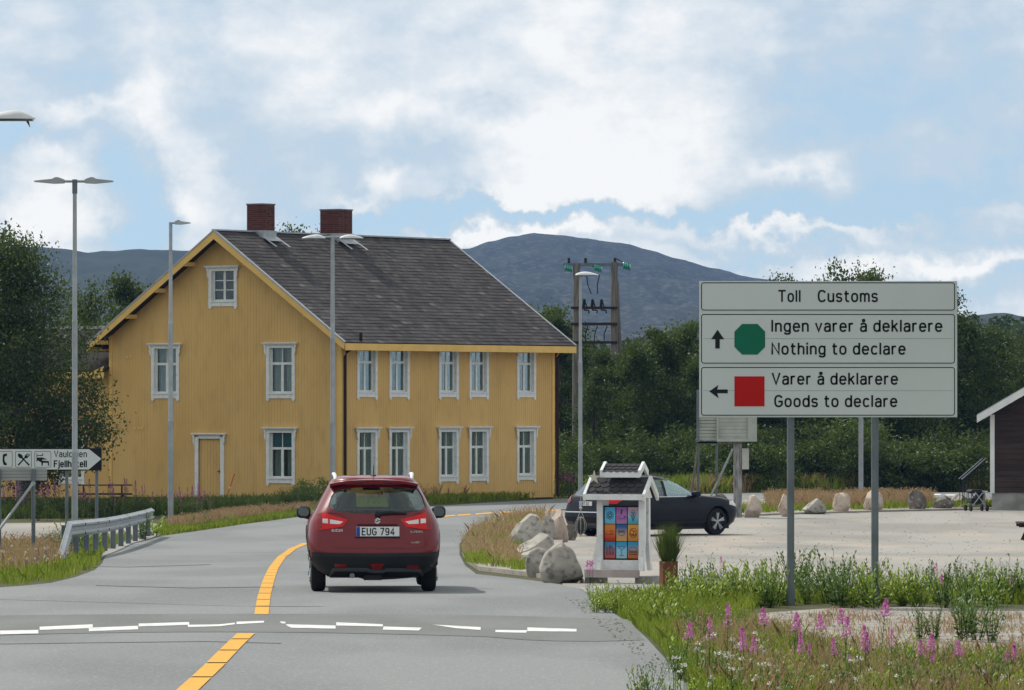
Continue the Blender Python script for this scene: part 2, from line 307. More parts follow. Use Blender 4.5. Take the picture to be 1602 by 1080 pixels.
rockpink = mat('pink_boulder_rock', (.56, .46, .39), .9, (.36, .28, .23), 2.2, 10, .9, 9, col3=(.16, .13, .11), sc3=9, amt3=.5, lo3=.55, hi3=.7, obj_var=.12)
rockdark = mat('dark_boulder_rock', (.17, .15, .13), .9, (.09, .08, .07), 3, 10, .9, 9, col3=(.34, .31, .27), sc3=9, amt3=.7, lo3=.55, hi3=.65)
leaf_d = mat('leaf_dark', (.030, .054, .015), .6, (.013, .026, .008), .8, 5, tint=(.075, .115, .03), trans=.25, obj_var=.4, spec=.18)
leaf_m = mat('leaf_mid', (.028, .055, .012), .5, (.016, .035, .008), .8, 5, tint=(.13, .18, .045), trans=.3, obj_var=.35, spec=.18)
leaf_w = mat('leaf_weed', (.22, .33, .035), .5, (.14, .24, .025), 1.2, 4, tint=(.42, .50, .06), trans=.4, obj_var=.25, spec=.3)
grass_m = mat('grass_green', (.19, .28, .025), .6, (.12, .19, .018), .8, 4, tint=(.38, .40, .07), trans=.4)
dry_m = mat('grass_dry', (.36, .20, .12), .7, (.26, .25, .08), 1.6, 4, tint=(.50, .38, .25), trans=.35)
bark = mat('bark', (.10, .085, .07), .9, (.045, .04, .035), 4, 8, .5, 20); birch_bark = mat('birch_bark', (.34, .32, .29), .85, (.10, .09, .08), 6, 6, stretch=(1, 1, 3))
pink = mat('fireweed_petals', (.76, .26, .60), .6, (.80, .42, .70), 8, 3, tint=(.60, .14, .42), trans=.15); creamf = mat('white_flower', (.75, .74, .66), .7); yellowf = mat('yellow_flower', (.7, .5, .03), .7)
violetf = mat('violet_flower', (.25, .2, .55), .7)

# ------------------------------------------------------------ ground, road, lot
mb = MB(); xs = [-3000, -600, -200, -80, -40, -20, 0, 20, 40, 80, 200, 600, 3000]; ys = [-60]+list(range(0, 300, 5))+[300, 400, 600, 1000, 2000, 6000]
for j, y in enumerate(ys):
    for x in xs: mb.v.append((x, y, G(y)-(0 if y < 900 else .0)))
nx = len(xs); mb.f = [(j*nx+i, j*nx+i+1, (j+1)*nx+i+1, (j+1)*nx+i) for j in range(len(ys)-1) for i in range(nx-1)]; mb.m = [0]*len(mb.f)
mb.build('ground', dirt)['kind'] = 'structure'
road_r = [(1.7, -40), (1.7, 40)]+px_([(1078, 1078), (1048, 1040), (1012, 1000), (988, 978), (962, 962), (940, 945), (926, 932), (905, 922), (875, 915), (800, 905), (745, 899), (728, 886), (719, 869), (719, 852), (730, 835), (755, 818), (790, 806), (840, 800), (885, 797), (960, 792), (1080, 786), (1180, 780.5), (1540, 779.5), (2300, 779)])
road_l = px_([(2300, 771), (1540, 771), (1180, 772), (1050, 774.5), (960, 777), (880, 781), (760, 787), (690, 792), (600, 798), (520, 804), (470, 809), (380, 821), (290, 834), (255, 839), (210, 851), (170, 866), (163, 874), (160, 882), (148, 893), (118, 904), (80, 913), (40, 917), (0, 920), (-300, 925), (-1200, 928)])+[(-25, 60), (-25, -40)]
sheet('road', road_r+road_l, .008, asphalt)
sheet('parking_lot', px_([(880, 925), (880, 842), (930, 826), (1090, 812), (1150, 809), (1250, 805), (1400, 801), (1540, 798), (2300, 797), (2300, 927), (1602, 925), (1200, 927), (1000, 934), (935, 940)]), .004, lotm)
sheet('side_road', px_([(-900, 851), (0, 851), (60, 849), (120, 846), (240, 834), (285, 822), (200, 817), (0, 819), (-900, 822)]), .004, lotm)
sheet('gravel_patch', px_([(1165, 962), (1300, 952), (1420, 950), (1700, 956), (1900, 985), (1700, 1030), (1500, 1022), (1380, 1035), (1300, 1010), (1200, 990)]), .004, gravel)
pt, pb = [], []
for x in range(-260, 1001, 60):
    f = (x+260)/1260; pt.append((x, 968-6*math.sin(f*3)+4*max(0, f-.8)*5)); pb.append((x, 1004-15*math.sin(min(1, f*1.1)*3.0)*.9+(3 if x > 800 else 0)))
sheet('asphalt_patch', px_(pt+[(988, 976.5), (1008, 1003)]+pb[::-1][1:]), .012, asph2)
island = px_([(913, 913), (875, 909), (800, 899), (749, 893), (731, 881), (723, 866), (724, 852), (736, 836), (759, 820), (795, 809), (845, 803), (890, 802), (904, 815), (897, 838), (880, 850), (880, 870), (900, 895)])
sheet('traffic_island', island, .07, gravel, thick=.2)
strip = px_([(1090, 789), (1180, 783), (1540, 782), (2300, 781.5), (2300, 797), (1540, 798), (1400, 801), (1250, 805), (1150, 809), (1095, 812)])
sheet('gravel_strip', strip, .06, gravel, thick=.15)
sheet('kerb_strip', px_([(158, 873), (206, 852), (250, 838), (240, 836), (196, 848), (148, 868)]), .03, concrete, thick=.1)
sheet('entrance_slab', px_([(700+205, 921), (940, 917), (1065, 922), (1062, 934), (1000, 936), (940, 941)]), .0121, concrete)
# road markings
mk = [[(-90, 990), (-20, 990), (-20, 995), (-90, 995)], [(0, 989), (60, 988), (60, 993.5), (0, 995)], [(62, 983), (145, 979), (145, 985), (62, 988)], [(139, 984.5), (216, 981.5), (216, 987), (139, 990)], [(217, 978), (296, 975.5), (296, 980), (217, 982.5)], [(294, 980), (345, 979), (367, 976.5), (368, 979), (345, 982), (294, 983.5)],
      [(370, 975), (413, 973.5), (413, 976.5), (370, 979)], [(438, 974.5), (447, 975), (446, 978), (440, 977.5)], [(447, 979), (525, 981), (525, 986), (456, 984.5), (450, 982)], [(526, 976), (599, 979), (599, 982.5), (526, 981)], [(600, 982.5), (660, 984.5), (655, 989), (599, 987.5)], [(676, 979.5), (752, 983.5), (752, 988), (715, 985.5)], [(775, 988), (825, 988.5), (823, 992.5), (775, 991.5)], [(825, 984), (902, 986.5), (902, 990.5), (825, 990)]]
for q in mk: sheet('white_road_marking', px_(q), .016, white_line)
cl = [(210, 1180), (290, 1085), (333, 1045), (362, 1015), (385, 993)]; cl2 = [(409, 963), (413, 935), (420, 910), (428, 890), (441, 872), (457, 860), (478, 851)]
def dashes(line, ln, gap, wd, n0=0):
    pts = [Vector(PG(*p)[:2]) for p in line]; seg = []
    for a, b in zip(pts, pts[1:]):
        n = max(1, int((b-a).length/.1)); seg += [a+(b-a)*i/n for i in range(n)]
    seg.append(pts[-1]); d = 0; cur = [seg[0]]; on = True
    for a, b in zip(seg, seg[1:]):
        d += (b-a).length
        if on: cur.append(b)
        if on and d > ln or (not on and d > gap):
            if on and len(cur) > 1: lay(cur, wd)
            on = not on; d = 0; cur = [b]
    if on and len(cur) > 1: lay(cur, wd)
def lay(c, wd):
    c = c[::4]+([c[-1]] if len(c) % 4 != 1 else []); l, r = [], []
    for i, p in enumerate(c):
        t = (c[min(i+1, len(c)-1)]-c[max(i-1, 0)]).normalized(); n = Vector((-t.y, t.x))*wd/2; j = rnd.uniform(-.006, .006); l.append(p+n*(1+j)); r.append(p-n)
    sheet('yellow_road_marking', [tuple(v) for v in l]+[tuple(v) for v in r[::-1]], .016, yellow_line)
dashes(cl, 2.6, .12, .19); dashes(cl2, 2.8, .16, .17)
for (a, b, c, d) in [(690, 808.3, 712, 806.4), (716, 806.2, 736, 804.8), (744, 804.3, 772, 802.2), (781, 801.7, 806, 800.6), (817, 800.2, 850, 799), (856, 798.6, 876, 798)]:
    sheet('yellow_road_marking', px_([(a, b), (c, d), (c, d+2), (a, b+2)]), .016, yellow_line)
for (a, b, c) in [(1391, 1422, 773), (1428, 1470, 773.6), (1478, 1500, 774.4), (1260, 1290, 773.2)]:
    sheet('white_road_marking', px_([(a, c), (b, c), (b+4, c+1.8), (a+3, c+1.8)]), .016, white_line)
# cracks in the asphalt
for pts in [[(60, 886), (200, 888), (330, 884)], [(150, 917), (300, 921), (430, 919)], [(0, 1009), (150, 1007), (320, 1005), (440, 1008)]]:
    l = px_([(x, y) for x, y in pts]); r_ = px_([(x, y+.6) for x, y in pts])
    sheet('road_crack', l+r_[::-1], .0125, mat('crack_filler', (.13, .13, .13), .9))

# ------------------------------------------------------------ mountains
def ridge(name, prof, D, depth, m, seed, amp, dx=6):
    xs = list(np.arange(prof[0][0], prof[-1][0]+1, dx)); ny = 46; mb = MB()
    def pr(x):
        for (a, ya), (b, yb) in zip(prof, prof[1:]):
            if x <= b: t = (x-a)/(b-a); t2 = t*t*(3-2*t)*.5+t*.5; return ya+(yb-ya)*t2
        return prof[-1][1]
    back = 8
    for j in range(ny+back):
        for x in xs:
            if j < ny:
                t = j/(ny-1); y = D-depth*(1-t); f = t**1.25
            else: t = 1-(j-ny+1)/back; y = D+depth*.14*(1-t); f = t
            X = (x-CX)*D/F*(.75+.25*min(1, y/D)) if j < ny else (x-CX)*D/F
            top = (HY-pr(x))*D/F+CZ
            n = noise.fractal(Vector((X*.012+seed, y*.006, seed)), .7, 2.1, 6)
            n2 = noise.fractal(Vector((X*.05+seed, y*.03, 3)), .8, 2.1, 4)
            z = -.9+(top+.9)*f+(n*amp*4*f*(1-f)*2+n2*amp*.35*(.25+f))*(1 if f > 0 else 0)
            if j == ny-1: z = top+n2*amp*.22
            mb.v.append((X, y, z))
    nx = len(xs); mb.f = [(j*nx+i, j*nx+i+1, (j+1)*nx+i+1, (j+1)*nx+i) for j in range(ny+back-1) for i in range(nx-1)]; mb.m = [0]*len(mb.f)
    mb.build(name, m, smooth='all')['kind'] = 'structure'
mtn = mat('mountain_heath', (.022, .028, .020), .95, (.009, .015, .010), .012, 9, 0, col3=(.13, .12, .11), sc3=.30, amt3=.5, lo3=.5, hi3=.68, stretch=(1, .35, 1.3))
hillm = mat('wooded_hill', (.012, .020, .010), .95, (.026, .034, .018), .02, 9, 0, col3=(.008, .014, .007), sc3=.12, amt3=.7)
ridge('mountain', [(200, 480), (450, 430), (640, 405), (735, 388), (765, 379), (800, 370), (835, 366), (880, 368), (925, 374), (965, 379), (1010, 390), (1060, 404), (1110, 419), (1190, 436), (1300, 458), (1400, 488), (1600, 540), (2000, 600)], 3200, 1900, mtn, 3, 4)
ridge('left_hill', [(-900, 370), (-300, 380), (0, 386), (60, 387), (100, 389), (140, 396), (170, 393), (220, 390), (280, 392), (400, 398), (600, 425), (800, 480), (1000, 600)], 2600, 1500, hillm, 8, 3.5)
ridge('right_hill', [(1200, 560), (1420, 520), (1500, 497), (1535, 491), (1570, 490), (1602, 497), (1700, 500), (2000, 470), (2600, 460)], 1900, 900, hillm, 12, 3)

# ------------------------------------------------------------ yellow house
TH = R(34.6); HO = Vector(((534-CX)*191/F, 191, 0)); HB = -.87
house = thing('yellow_house', (HO.x, HO.y, HB), -TH, 'large two storey mustard yellow timber house with slate roof and two brick chimneys', 'house')
def boards(mb, length, zb, topf, holes, pitch=.125):
    """vertical boards along +x, front at y=0, with openings left free"""
    n = int(round(length/pitch)); p = length/n
    for i in range(n):
        for (a, b, yf) in ((i*p, (i+1)*p-.007, 0.), ((i+1)*p-.007, (i+1)*p, .005)):
            cuts = sorted([(h[2], h[3]) for h in holes if h[0] < (a+b)/2 < h[1]]); z = zb; segs = []
            for c0, c1 in cuts: segs.append((z, c0)); z = c1
            segs.append((z, None))
            for s0, s1 in segs:
                ta, tb = (s1, s1) if s1 is not None else (topf(a), topf(b))
                vs = [(a, yf, s0), (b, yf, s0), (b, .15, s0), (a, .15, s0), (a, yf, ta), (b, yf, tb), (b, .15, tb), (a, .15, ta)]
                mb.add(vs, [(0, 3, 2, 1), (4, 5, 6, 7), (0, 1, 5, 4), (1, 2, 6, 5), (2, 3, 7, 6), (3, 0, 4, 7)])
HZ = -HB                                            # photo-frame heights + HZ = house heights
GW, GL, EV, RZ, RX = 9.81, 12.56, 4.85+HZ, 8.28+HZ, -4.9
slope = (RZ-EV-.02)/(GW/2)
W_, H_ = 1.2, 1.95
gwin = [(-8.0, 2.58), (-3.11, 2.58), (-3.11, -.26)]; swin = [(y, z) for y in (.86, 2.70, 5.58, 7.38, 10.26) for z in (2.62, -.25)]
def hole(x, z, w=W_, h=H_): return (x+.1, x+w-.1, z+.14, z+h-.1)
gh = [hole(x+GW, z+HZ) for x, z in gwin]+[hole(-5.54+GW, 5.68+HZ, 1.2, 1.42), (-6.0+GW, -5.02+GW, -2, 1.36+HZ)]
ZB = .16
mb = MB(); boards(mb, GW, ZB, lambda x: RZ-.13-abs(x-GW/2)*slope, gh); o = mb.build('gable_siding', yellow, house, (-GW, 0, 0)); o['kind'] = 'stuff'
mb = MB(); boards(mb, GL, ZB-.1, lambda x: EV, [hole(y, z+HZ, 1.15) for y, z in swin]); o = mb.build('side_siding', yellow, house, (0, 0, 0), (0, 0, R(90))); o['kind'] = 'stuff'
mb = MB(); mb.box(-GW, -GW+.15, .155, GL, 0, EV-.01); mb.prism([(-GW+.155, ZB), (-.155, ZB), (-.155, EV-.1), (RX, RZ-.2), (-GW+.155, EV-.1)], GL-.14, GL); mb.build('wall', yellow, house)
mb = MB(); mb.box(-GW+.03, -.03, .03, GL-.03, -.35, ZB-.105); mb.build('foundation', mat('dark_stone', (.04, .035, .03), .9, (.02, .018, .016), 2, 6, .5, 10), house)
for (x0, x1, y0, y1) in ((-.14, .03, -.032, -.002), (.002, .03, -.0, .13), (.002, .03, GL-.13, GL+.02), (-GW-.02, -GW+.1, -.03, -.002)): MB().box(x0, x1, y0, y1, ZB, EV-.05).build('corner_board', yellow2, house)
# window: mesh in x (right), y (into the wall), z up
def bracket(mb, x, z, sx):
    mb.prism([(x, z), (x+sx*.075, z), (x+sx*.075, z-.07), (x+sx*.04, z-.12), (x+sx*.055, z-.2), (x+sx*.03, z-.3), (x, z-.36)], -.075, -.036)
def make_window(w, h, kind, parent, loc, rot):
    mb = MB(); c = .125
    for s, x in ((0, 0), (1, w-c)):
        mb.prism([(x, .02), (x+c*.5, -.05), (x+c, .02), (x+c, h-.1), (x, h-.1)], -.035, -.002)
    mb.box(c+.001, w-c-.001, -.033, -.002, .06, .2); mb.box(c-.02, w-c+.02, -.06, .06, .2, .235)
    mb.box(c+.001, w-c-.001, -.033, -.002, h-.2, h-.1)
    bracket(mb, 0, h-.09, -1); bracket(mb, w, h-.09, 1)
    mb.box(.101, .13, 0.0, .12, .16, h-.105); mb.box(w-.13, w-.101, .0, .12, .16, h-.105); mb.box(.13, w-.13, 0.0, .12, h-.14, h-.105); mb.box(.13, w-.13, .062, .12, .142, .2)
    win = mb.build('window', whitep, parent, loc, rot)
    mb = MB(); mb.box(-.1, w+.1, -.1, -.001, h-.09, h-.055); mb.box(-.13, w+.13, -.13, -.001, h-.054, h-.02); mb.build('lintel', whitep, win)
    y0, y1 = .085, .13; x0, x1, z0, z1 = .132, w-.132, .22, h-.145; fr = .055; mb = MB()
    def bar(a, b, c_, d): mb.box(a, b, y0, y1, c_, d)
    bar(x0, x0+fr, z0, z1); bar(x1-fr, x1, z0, z1); bar(x0+fr, x1-fr, z0, z0+fr+.02); bar(x0+fr, x1-fr, z1-fr, z1)
    panes = []; xm = (x0+x1)/2; ax, bx = x0+fr, x1-fr; az, bz = z0+fr+.02, z1-fr
    if kind == 'attic':
        bar(xm-.045, xm+.045, az, bz)
        for k in (1, 2):
            zz = az+(bz-az)*k/3
            for (p, q) in ((ax, xm-.045), (xm+.045, bx)): mb.box(p, q, y0+.008, y1-.008, zz-.014, zz+.014)
        for (p, q) in ((ax, xm-.045), (xm+.045, bx)):
            for k in range(3): panes.append((p, q, az+(bz-az)*k/3+.014, az+(bz-az)*(k+1)/3-.014))
    else:
        zt = az+(bz-az)*.64; bar(ax, bx, zt-.04, zt+.04); bar(xm-.05, xm+.05, az, zt-.04); mb.box(xm-.015, xm+.015, y0+.008, y1-.008, zt+.04, bz)
        panes = [(ax, xm-.05, az, zt-.04), (xm+.05, bx, az, zt-.04), (ax, xm-.015, zt+.04, bz), (xm+.015, bx, zt+.04, bz)]
    mb.build('sash', whitep, win)
    for p in panes: MB().box(p[0], p[1], .102, .108, p[2], p[3]).build('pane', win_glass, win)
    if kind != 'attic':                             # pleated curtains
        for (a, b) in ((ax-.02, xm-.06+rnd.uniform(-.05, .04)), (xm+.06+rnd.uniform(-.04, .05), bx+.02)):
            mb = MB(); n = 14
            for i in range(n+1):
                x = a+(b-a)*i/n; y = .24+.022*math.sin(i*2.1+rnd.random()); mb.v += [(x, y, az-.03), (x, y, bz+.02)]
            mb.f = [(2*i, 2*i+2, 2*i+3, 2*i+1) for i in range(n)]; mb.m = [0]*n; mb.build('curtain', curtain_m, win, smooth='all')
    if kind == 'teal': MB().box(ax-.02, bx+.02, .16, .17, az+(bz-az)*.64, bz+.02).build('blind', teal_m, win)
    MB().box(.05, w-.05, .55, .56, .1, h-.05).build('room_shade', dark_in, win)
    return win
for i, (x, z) in enumerate(gwin): make_window(W_, H_, 'teal' if i == 2 else 'n', house, (x, 0, z+HZ), (0, 0, 0))
make_window(1.2, 1.45, 'attic', house, (-5.54, 0, 5.68+HZ), (0, 0, 0))['label'] = 'small six pane attic window under the gable'
for y, z in swin: make_window(1.15, H_, 'n', house, (0, y, z+HZ), (0, 0, R(90)))
# door
mb = MB(); dx0, dx1, dz1 = -6.13, -4.89, 1.36+HZ
mb.box(dx0, dx0+.15, -.035, -.002, .18, dz1-.02); mb.box(dx1-.15, dx1, -.035, -.002, .18, dz1-.02); mb.box(dx0+.15, dx1-.15, -.033, -.002, dz1-.08, dz1+.04)
bracket(mb, dx0, dz1+.06, -1); bracket(mb, dx1, dz1+.06, 1); mb.box(dx0-.1, dx1+.1, -.12, -.001, dz1+.06, dz1+.11)
fr = mb.build('door_frame', whitep, house)
mb = MB()
for i in range(8): mb.box(-6.0+.1225*i, -6.0+.1225*i+.115, .05, .09, .2, 1.36+HZ)
d = mb.build('door', yellow, house); MB().box(-5.1, -5.06, .0, .05, .98, 1.1).box(-5.16, -5.06, -.03, 0, 1.03, 1.06).build('handle', blackp, d)
MB().box(-6.3, -4.7, -.45, -.03, .0, .17).build('door_step', mat('dark_stone', (.04, .035, .03)), house)
# roof
OV = .55; XE = .55
for side in (1, -1):
    ex = XE+.0 if side == 1 else -GW-XE; L_ = math.hypot(ex-RX, 0); ez = RZ-abs(ex-RX)*slope
    mb = MB(); a = Vector((RX, 0, RZ)); b = Vector((ex, 0, ez)); n = Vector((-(b-a).z*side, 0, abs((b-a).x))).normalized()
    q = []
    for y in (-OV, GL+OV): q += [(a.x, y, a.z), (b.x, y, b.z), (b.x-n.x*.1, y, b.z-n.z*.1), (a.x, y, a.z-.11)]
    mb.add(q, [(0, 1, 2, 3), (7, 6, 5, 4), (0, 4, 5, 1), (1, 5, 6, 2), (2, 6, 7, 3), (3, 7, 4, 0)]); mb.build('roof', [wood_dark], house)
    # slates
    mb = MB(); sl_ = (b-a); ln = sl_.length; d = sl_/ln; rows = 34 if side == 1 else 17; rh = ln/rows; tint = []
    wn = .30 if side == 1 else .6
    for r_ in range(rows):
        s0 = r_*rh; off = (r_ % 2)*wn/2
        k0 = -OV-.02+(0 if not off else -off)
        y = k0
        while y < GL+OV+.02:
            y0, y1 = max(y, -OV-.02)+.004, min(y+wn, GL+OV+.02)-.004; y += wn
            if y1-y0 < .03: continue
            lift = .02+rnd.uniform(-.003, .006); e = s0+rh+.02
            p0, p1 = a+d*max(0, s0-.02)+n*.006, a+d*e+n*lift
            q = [(p0.x, y0, p0.z), (p0.x, y1, p0.z), (p1.x, y1, p1.z), (p1.x, y0, p1.z)]
            q += [(x_[0]-n.x*.012, x_[1], x_[2]-n.z*.012) for x_ in q[2:]]
            mb.add(q, [(0, 1, 2, 3), (2, 4, 5, 3)])
            tv = max(0, min(1, rnd.gauss(.12, .08)))
            if rnd.random() < .025: tv = rnd.uniform(.35, .7)
            tint += [tv, min(1, tv+.25)]
    o = mb.build('slates', slate, house); o['kind'] = 'stuff'
    at = o.data.attributes.new('tint', 'FLOAT', 'FACE'); at.data.foreach_set('value', tint)
    # rakes
    for y, nm in ((-OV, 'front'), (GL+OV, 'back')):
        mb = MB(); s = -1 if y < 0 else 1; y0, y1 = sorted((y+s*.002, y+s*.03))
        e1, e2 = a+Vector((0, 0, -.02)), b+Vector((0, 0, -.02)); dn = Vector((0, 0, -.24))
        q = [(p.x, yy, p.z) for yy in (y0, y1) for p in (e1, e2, e2+dn+Vector((-.02*side, 0, .03)), e1+dn*1.1)]
        mb.add(q, [(0, 1, 2, 3), (7, 6, 5, 4), (0, 4, 5, 1), (1, 5, 6, 2), (2, 6, 7, 3), (3, 7, 4, 0)]); mb.build('barge_board', yellow2, house)
        mb = MB(); y0, y1 = sorted((y-s*.05, y+s*.05)); e1, e2 = a+n*.03, b+n*.03
        q = [(p.x, yy, p.z) for yy in (y0, y1) for p in (e1, e2, e2-n*.05, e1-n*.05)]
        mb.add(q, [(0, 1, 2, 3), (7, 6, 5, 4), (0, 4, 5, 1), (1, 5, 6, 2), (2, 6, 7, 3), (3, 7, 4, 0)]); mb.build('verge_flashing', zinc, house)
    mb = MB(); x0, x1 = sorted((b.x+side*.002, b.x+side*.03)); mb.box(x0, x1, -OV, GL+OV, b.z-.26, b.z-.03); mb.build('fascia', yellow2, house)
    # soffit under the eave and under the front rake
    mb = MB(); x0, x1 = sorted((b.x, 0 if side == 1 else -GW)); mb.box(x0+(.0), x1, -OV+.03, GL+OV-.03, b.z-.2, b.z-.18); mb.build('soffit', yellow, house)
    for k in (1, 2, 3, 4):
        p = a+sl_*(k/4.35); MB().box(p.x-.07, p.x+.07, -OV+.02, -.03, p.z-.31, p.z-.17).build('rafter_end', yellow2, house)
MB().box(RX-.09, RX+.09, -OV-.02, GL+OV+.02, RZ+.0, RZ+.05).build('ridge_cap', zinc, house)
# chimneys
def ray_x(px, X):                                    # distance along the house at plane x=X
    n = (math.cos(TH), -math.sin(TH)); d = ((px-CX)/F, 1.); t = (X+HO.x*n[0]+HO.y*n[1])/(d[0]*n[0]+d[1]*n[1])
    return (d[0]*t-HO.x)*math.sin(TH)+(t-HO.y)*math.cos(TH)
bm_ = MB().box(-.115, .115, -.05, .05, -.03, .03).mesh('brick', brick_m)
for px, wd, ht in ((408, .68, .93), (526, .80, .86)):
    yc = ray_x(px, RX); hw = wd/2
    ch = MB().box(-hw+.012, hw-.012, -hw+.012, hw-.012, -.8, ht).build('chimney', mortar, house, (RX, yc, RZ))
    rows = 13; rh = ht/rows
    for r_ in range(rows):
        per = 3 if wd < .75 else 3; bl = wd/per
        for f in range(4):
            for k in range(per):
                if f % 2 == 0: loc = (-hw+bl*(k+.5), (-hw+.035)*(1 if f == 0 else -1), rh*(r_+.5)); rz = 0
                else: loc = ((-hw+.035)*(1 if f == 1 else -1), -hw+bl*(k+.5)+(.04 if r_ % 2 else -.04)*(0 if k in (0, per-1) else 1), rh*(r_+.5)); rz = R(90)
                o = link('brick', bm_, ch, loc, (0, 0, rz)); o.scale = ((bl-.012)/.23, .75, (rh-.012)/.06)
    mb = MB(); mb.prism([(-hw-.05, -.25), (hw+.05, -.25), (hw+.05, .06), (-hw-.05, .06)], -hw-.03, hw+.03); mb.build('flashing', zinc, ch)
    MB().box(-hw-.02, hw+.02, -hw-.02, hw+.02, ht, ht+.045).build('cap', mat('lead_cap', (.2, .16, .15), .7), ch)
    mb = MB()
    for s in (-1, 1): mb.add([(hw+.02, s*(hw+.04)-.05, -.14), (hw+.02, s*(hw+.04)+.05, -.14), (hw+.62, s*(hw+.04)+.05, -.50), (hw+.62, s*(hw+.04)-.05, -.50)], [(0, 1, 2, 3)])
    mb.add([(hw+.02, -hw, -.14), (hw+.02, hw, -.14), (hw+.3, hw, -.30), (hw+.3, -hw, -.30)], [(0, 1, 2, 3)]); mb.build('apron', zinc, ch)
# downpipes
mb = MB(); mb.tube([(XE-.05, .42, EV-.28), (XE-.06, .38, EV-.38), (.12, .12, EV-.68), (.09, .1, EV-.8), (.09, .1, .25), (.2, .05, .12)], .05, 8); mb.tube([(XE-.05, .42, EV-.02), (XE-.05, .42, EV-.3)], .055, 8); mb.build('downpipe', brown_pipe, house, smooth=True)
mb = MB(); mb.tube([(.07, GL+.12, EV-.25), (.07, GL+.12, .1)], .055, 8); mb.tube([(XE-.05, GL+.4, EV-.3), (.07, GL+.12, EV-.8)], .03, 6); mb.build('downpipe', brown_pipe, house, smooth=True)
mb = MB(); mb.add([(.1, GL, EV-.75), (.1, GL+.04, EV-.75), (XE-.1, GL+.04, EV-.3), (XE-.1, GL, EV-.3)], [(0, 1, 2, 3)]); mb.build('eave_bracket', yellow2, house)
mb = MB()
for (x, z) in ((-8.9, 4.05+HZ), (-8.7, 1.62+HZ), (-8.55, 1.62+HZ), (-8.4, 1.62+HZ), (-9.05, 4.05+HZ)): mb.box(x-.05, x+.05, -.02, -.002, z-.04, z+.04)
mb.build('vent', yellow2, house)
# left wing
wing = thing('house_wing', (HO.x-GW*math.cos(TH), HO.y+GW*math.sin(TH), HB), -TH, 'lower mustard yellow wing on the left end of the big house, behind the birch', 'house wing')
WL = 9.; wz = 3.62+HZ
mb = MB(); boards(mb, WL, .1, lambda x: wz, [hole(WL-2.35, -.35+HZ, 1.2, 1.75), hole(WL-6.35, -.35+HZ, 1.2, 1.75)]); o = mb.build('siding', yellow, wing, (-WL-.002, .06, 0)); o['kind'] = 'stuff'
make_window(1.2, 1.75, 'n', wing, (-2.35, .06, -.35+HZ), (0, 0, 0)); make_window(1.2, 1.75, 'n', wing, (-6.35, .06, -.35+HZ), (0, 0, 0))
MB().box(-WL, -.05, .25, 6, -.3, wz).build('wall', yellow, wing)
mb = MB(); mb.add([(-WL-.4, -.4, wz-.05), (.0, -.4, wz-.05), (.0, 3.2, wz+1.4), (-WL-.4, 3.2, wz+1.4), (-WL-.4, -.4, wz-.12), (.0, -.4, wz-.12), (.0, 3.2, wz+1.25), (-WL-.4, 3.2, wz+1.25)], [(0, 1, 2, 3), (7, 6, 5, 4), (0, 4, 5, 1), (1, 5, 6, 2), (2, 6, 7, 3), (3, 7, 4, 0)])
mb.add([(-WL-.4, 3.2, wz+1.4), (0, 3.2, wz+1.4), (0, 6.4, wz), (-WL-.4, 6.4, wz)], [(0, 1, 2, 3)]); mb.build('roof', wood_dark, wing)
tin = mat('corrugated_roof', (.085, .07, .07), .5, (.055, .045, .045), 1, 5)
mb = MB(); n = int(WL/.1)
for i in range(n): x = -WL-.4+i*.104; mb.add([(x, -.45, wz-.05), (x+.052, -.45, wz+.0), (x+.104, -.45, wz-.05), (x, 3.2, wz+1.43), (x+.052, 3.2, wz+1.48), (x+.104, 3.2, wz+1.43)], [(0, 1, 4, 3), (1, 2, 5, 4)])
o = mb.build('roof_sheet', tin, wing); MB().box(-WL-.4, 0, 3.1, 3.3, wz+1.45, wz+1.55).build('ridge_cap', zinc, wing)
MB().box(-WL-.4, .1, -.47, -.44, wz-.3, wz-.08).build('fascia', yellow2, wing)
MB().prism([(-.5, wz-.28), (.12, wz-.02), (.12, wz+.12), (-.5, wz-.12)], -.5, -.471).build('rake_end', yellow2, wing)

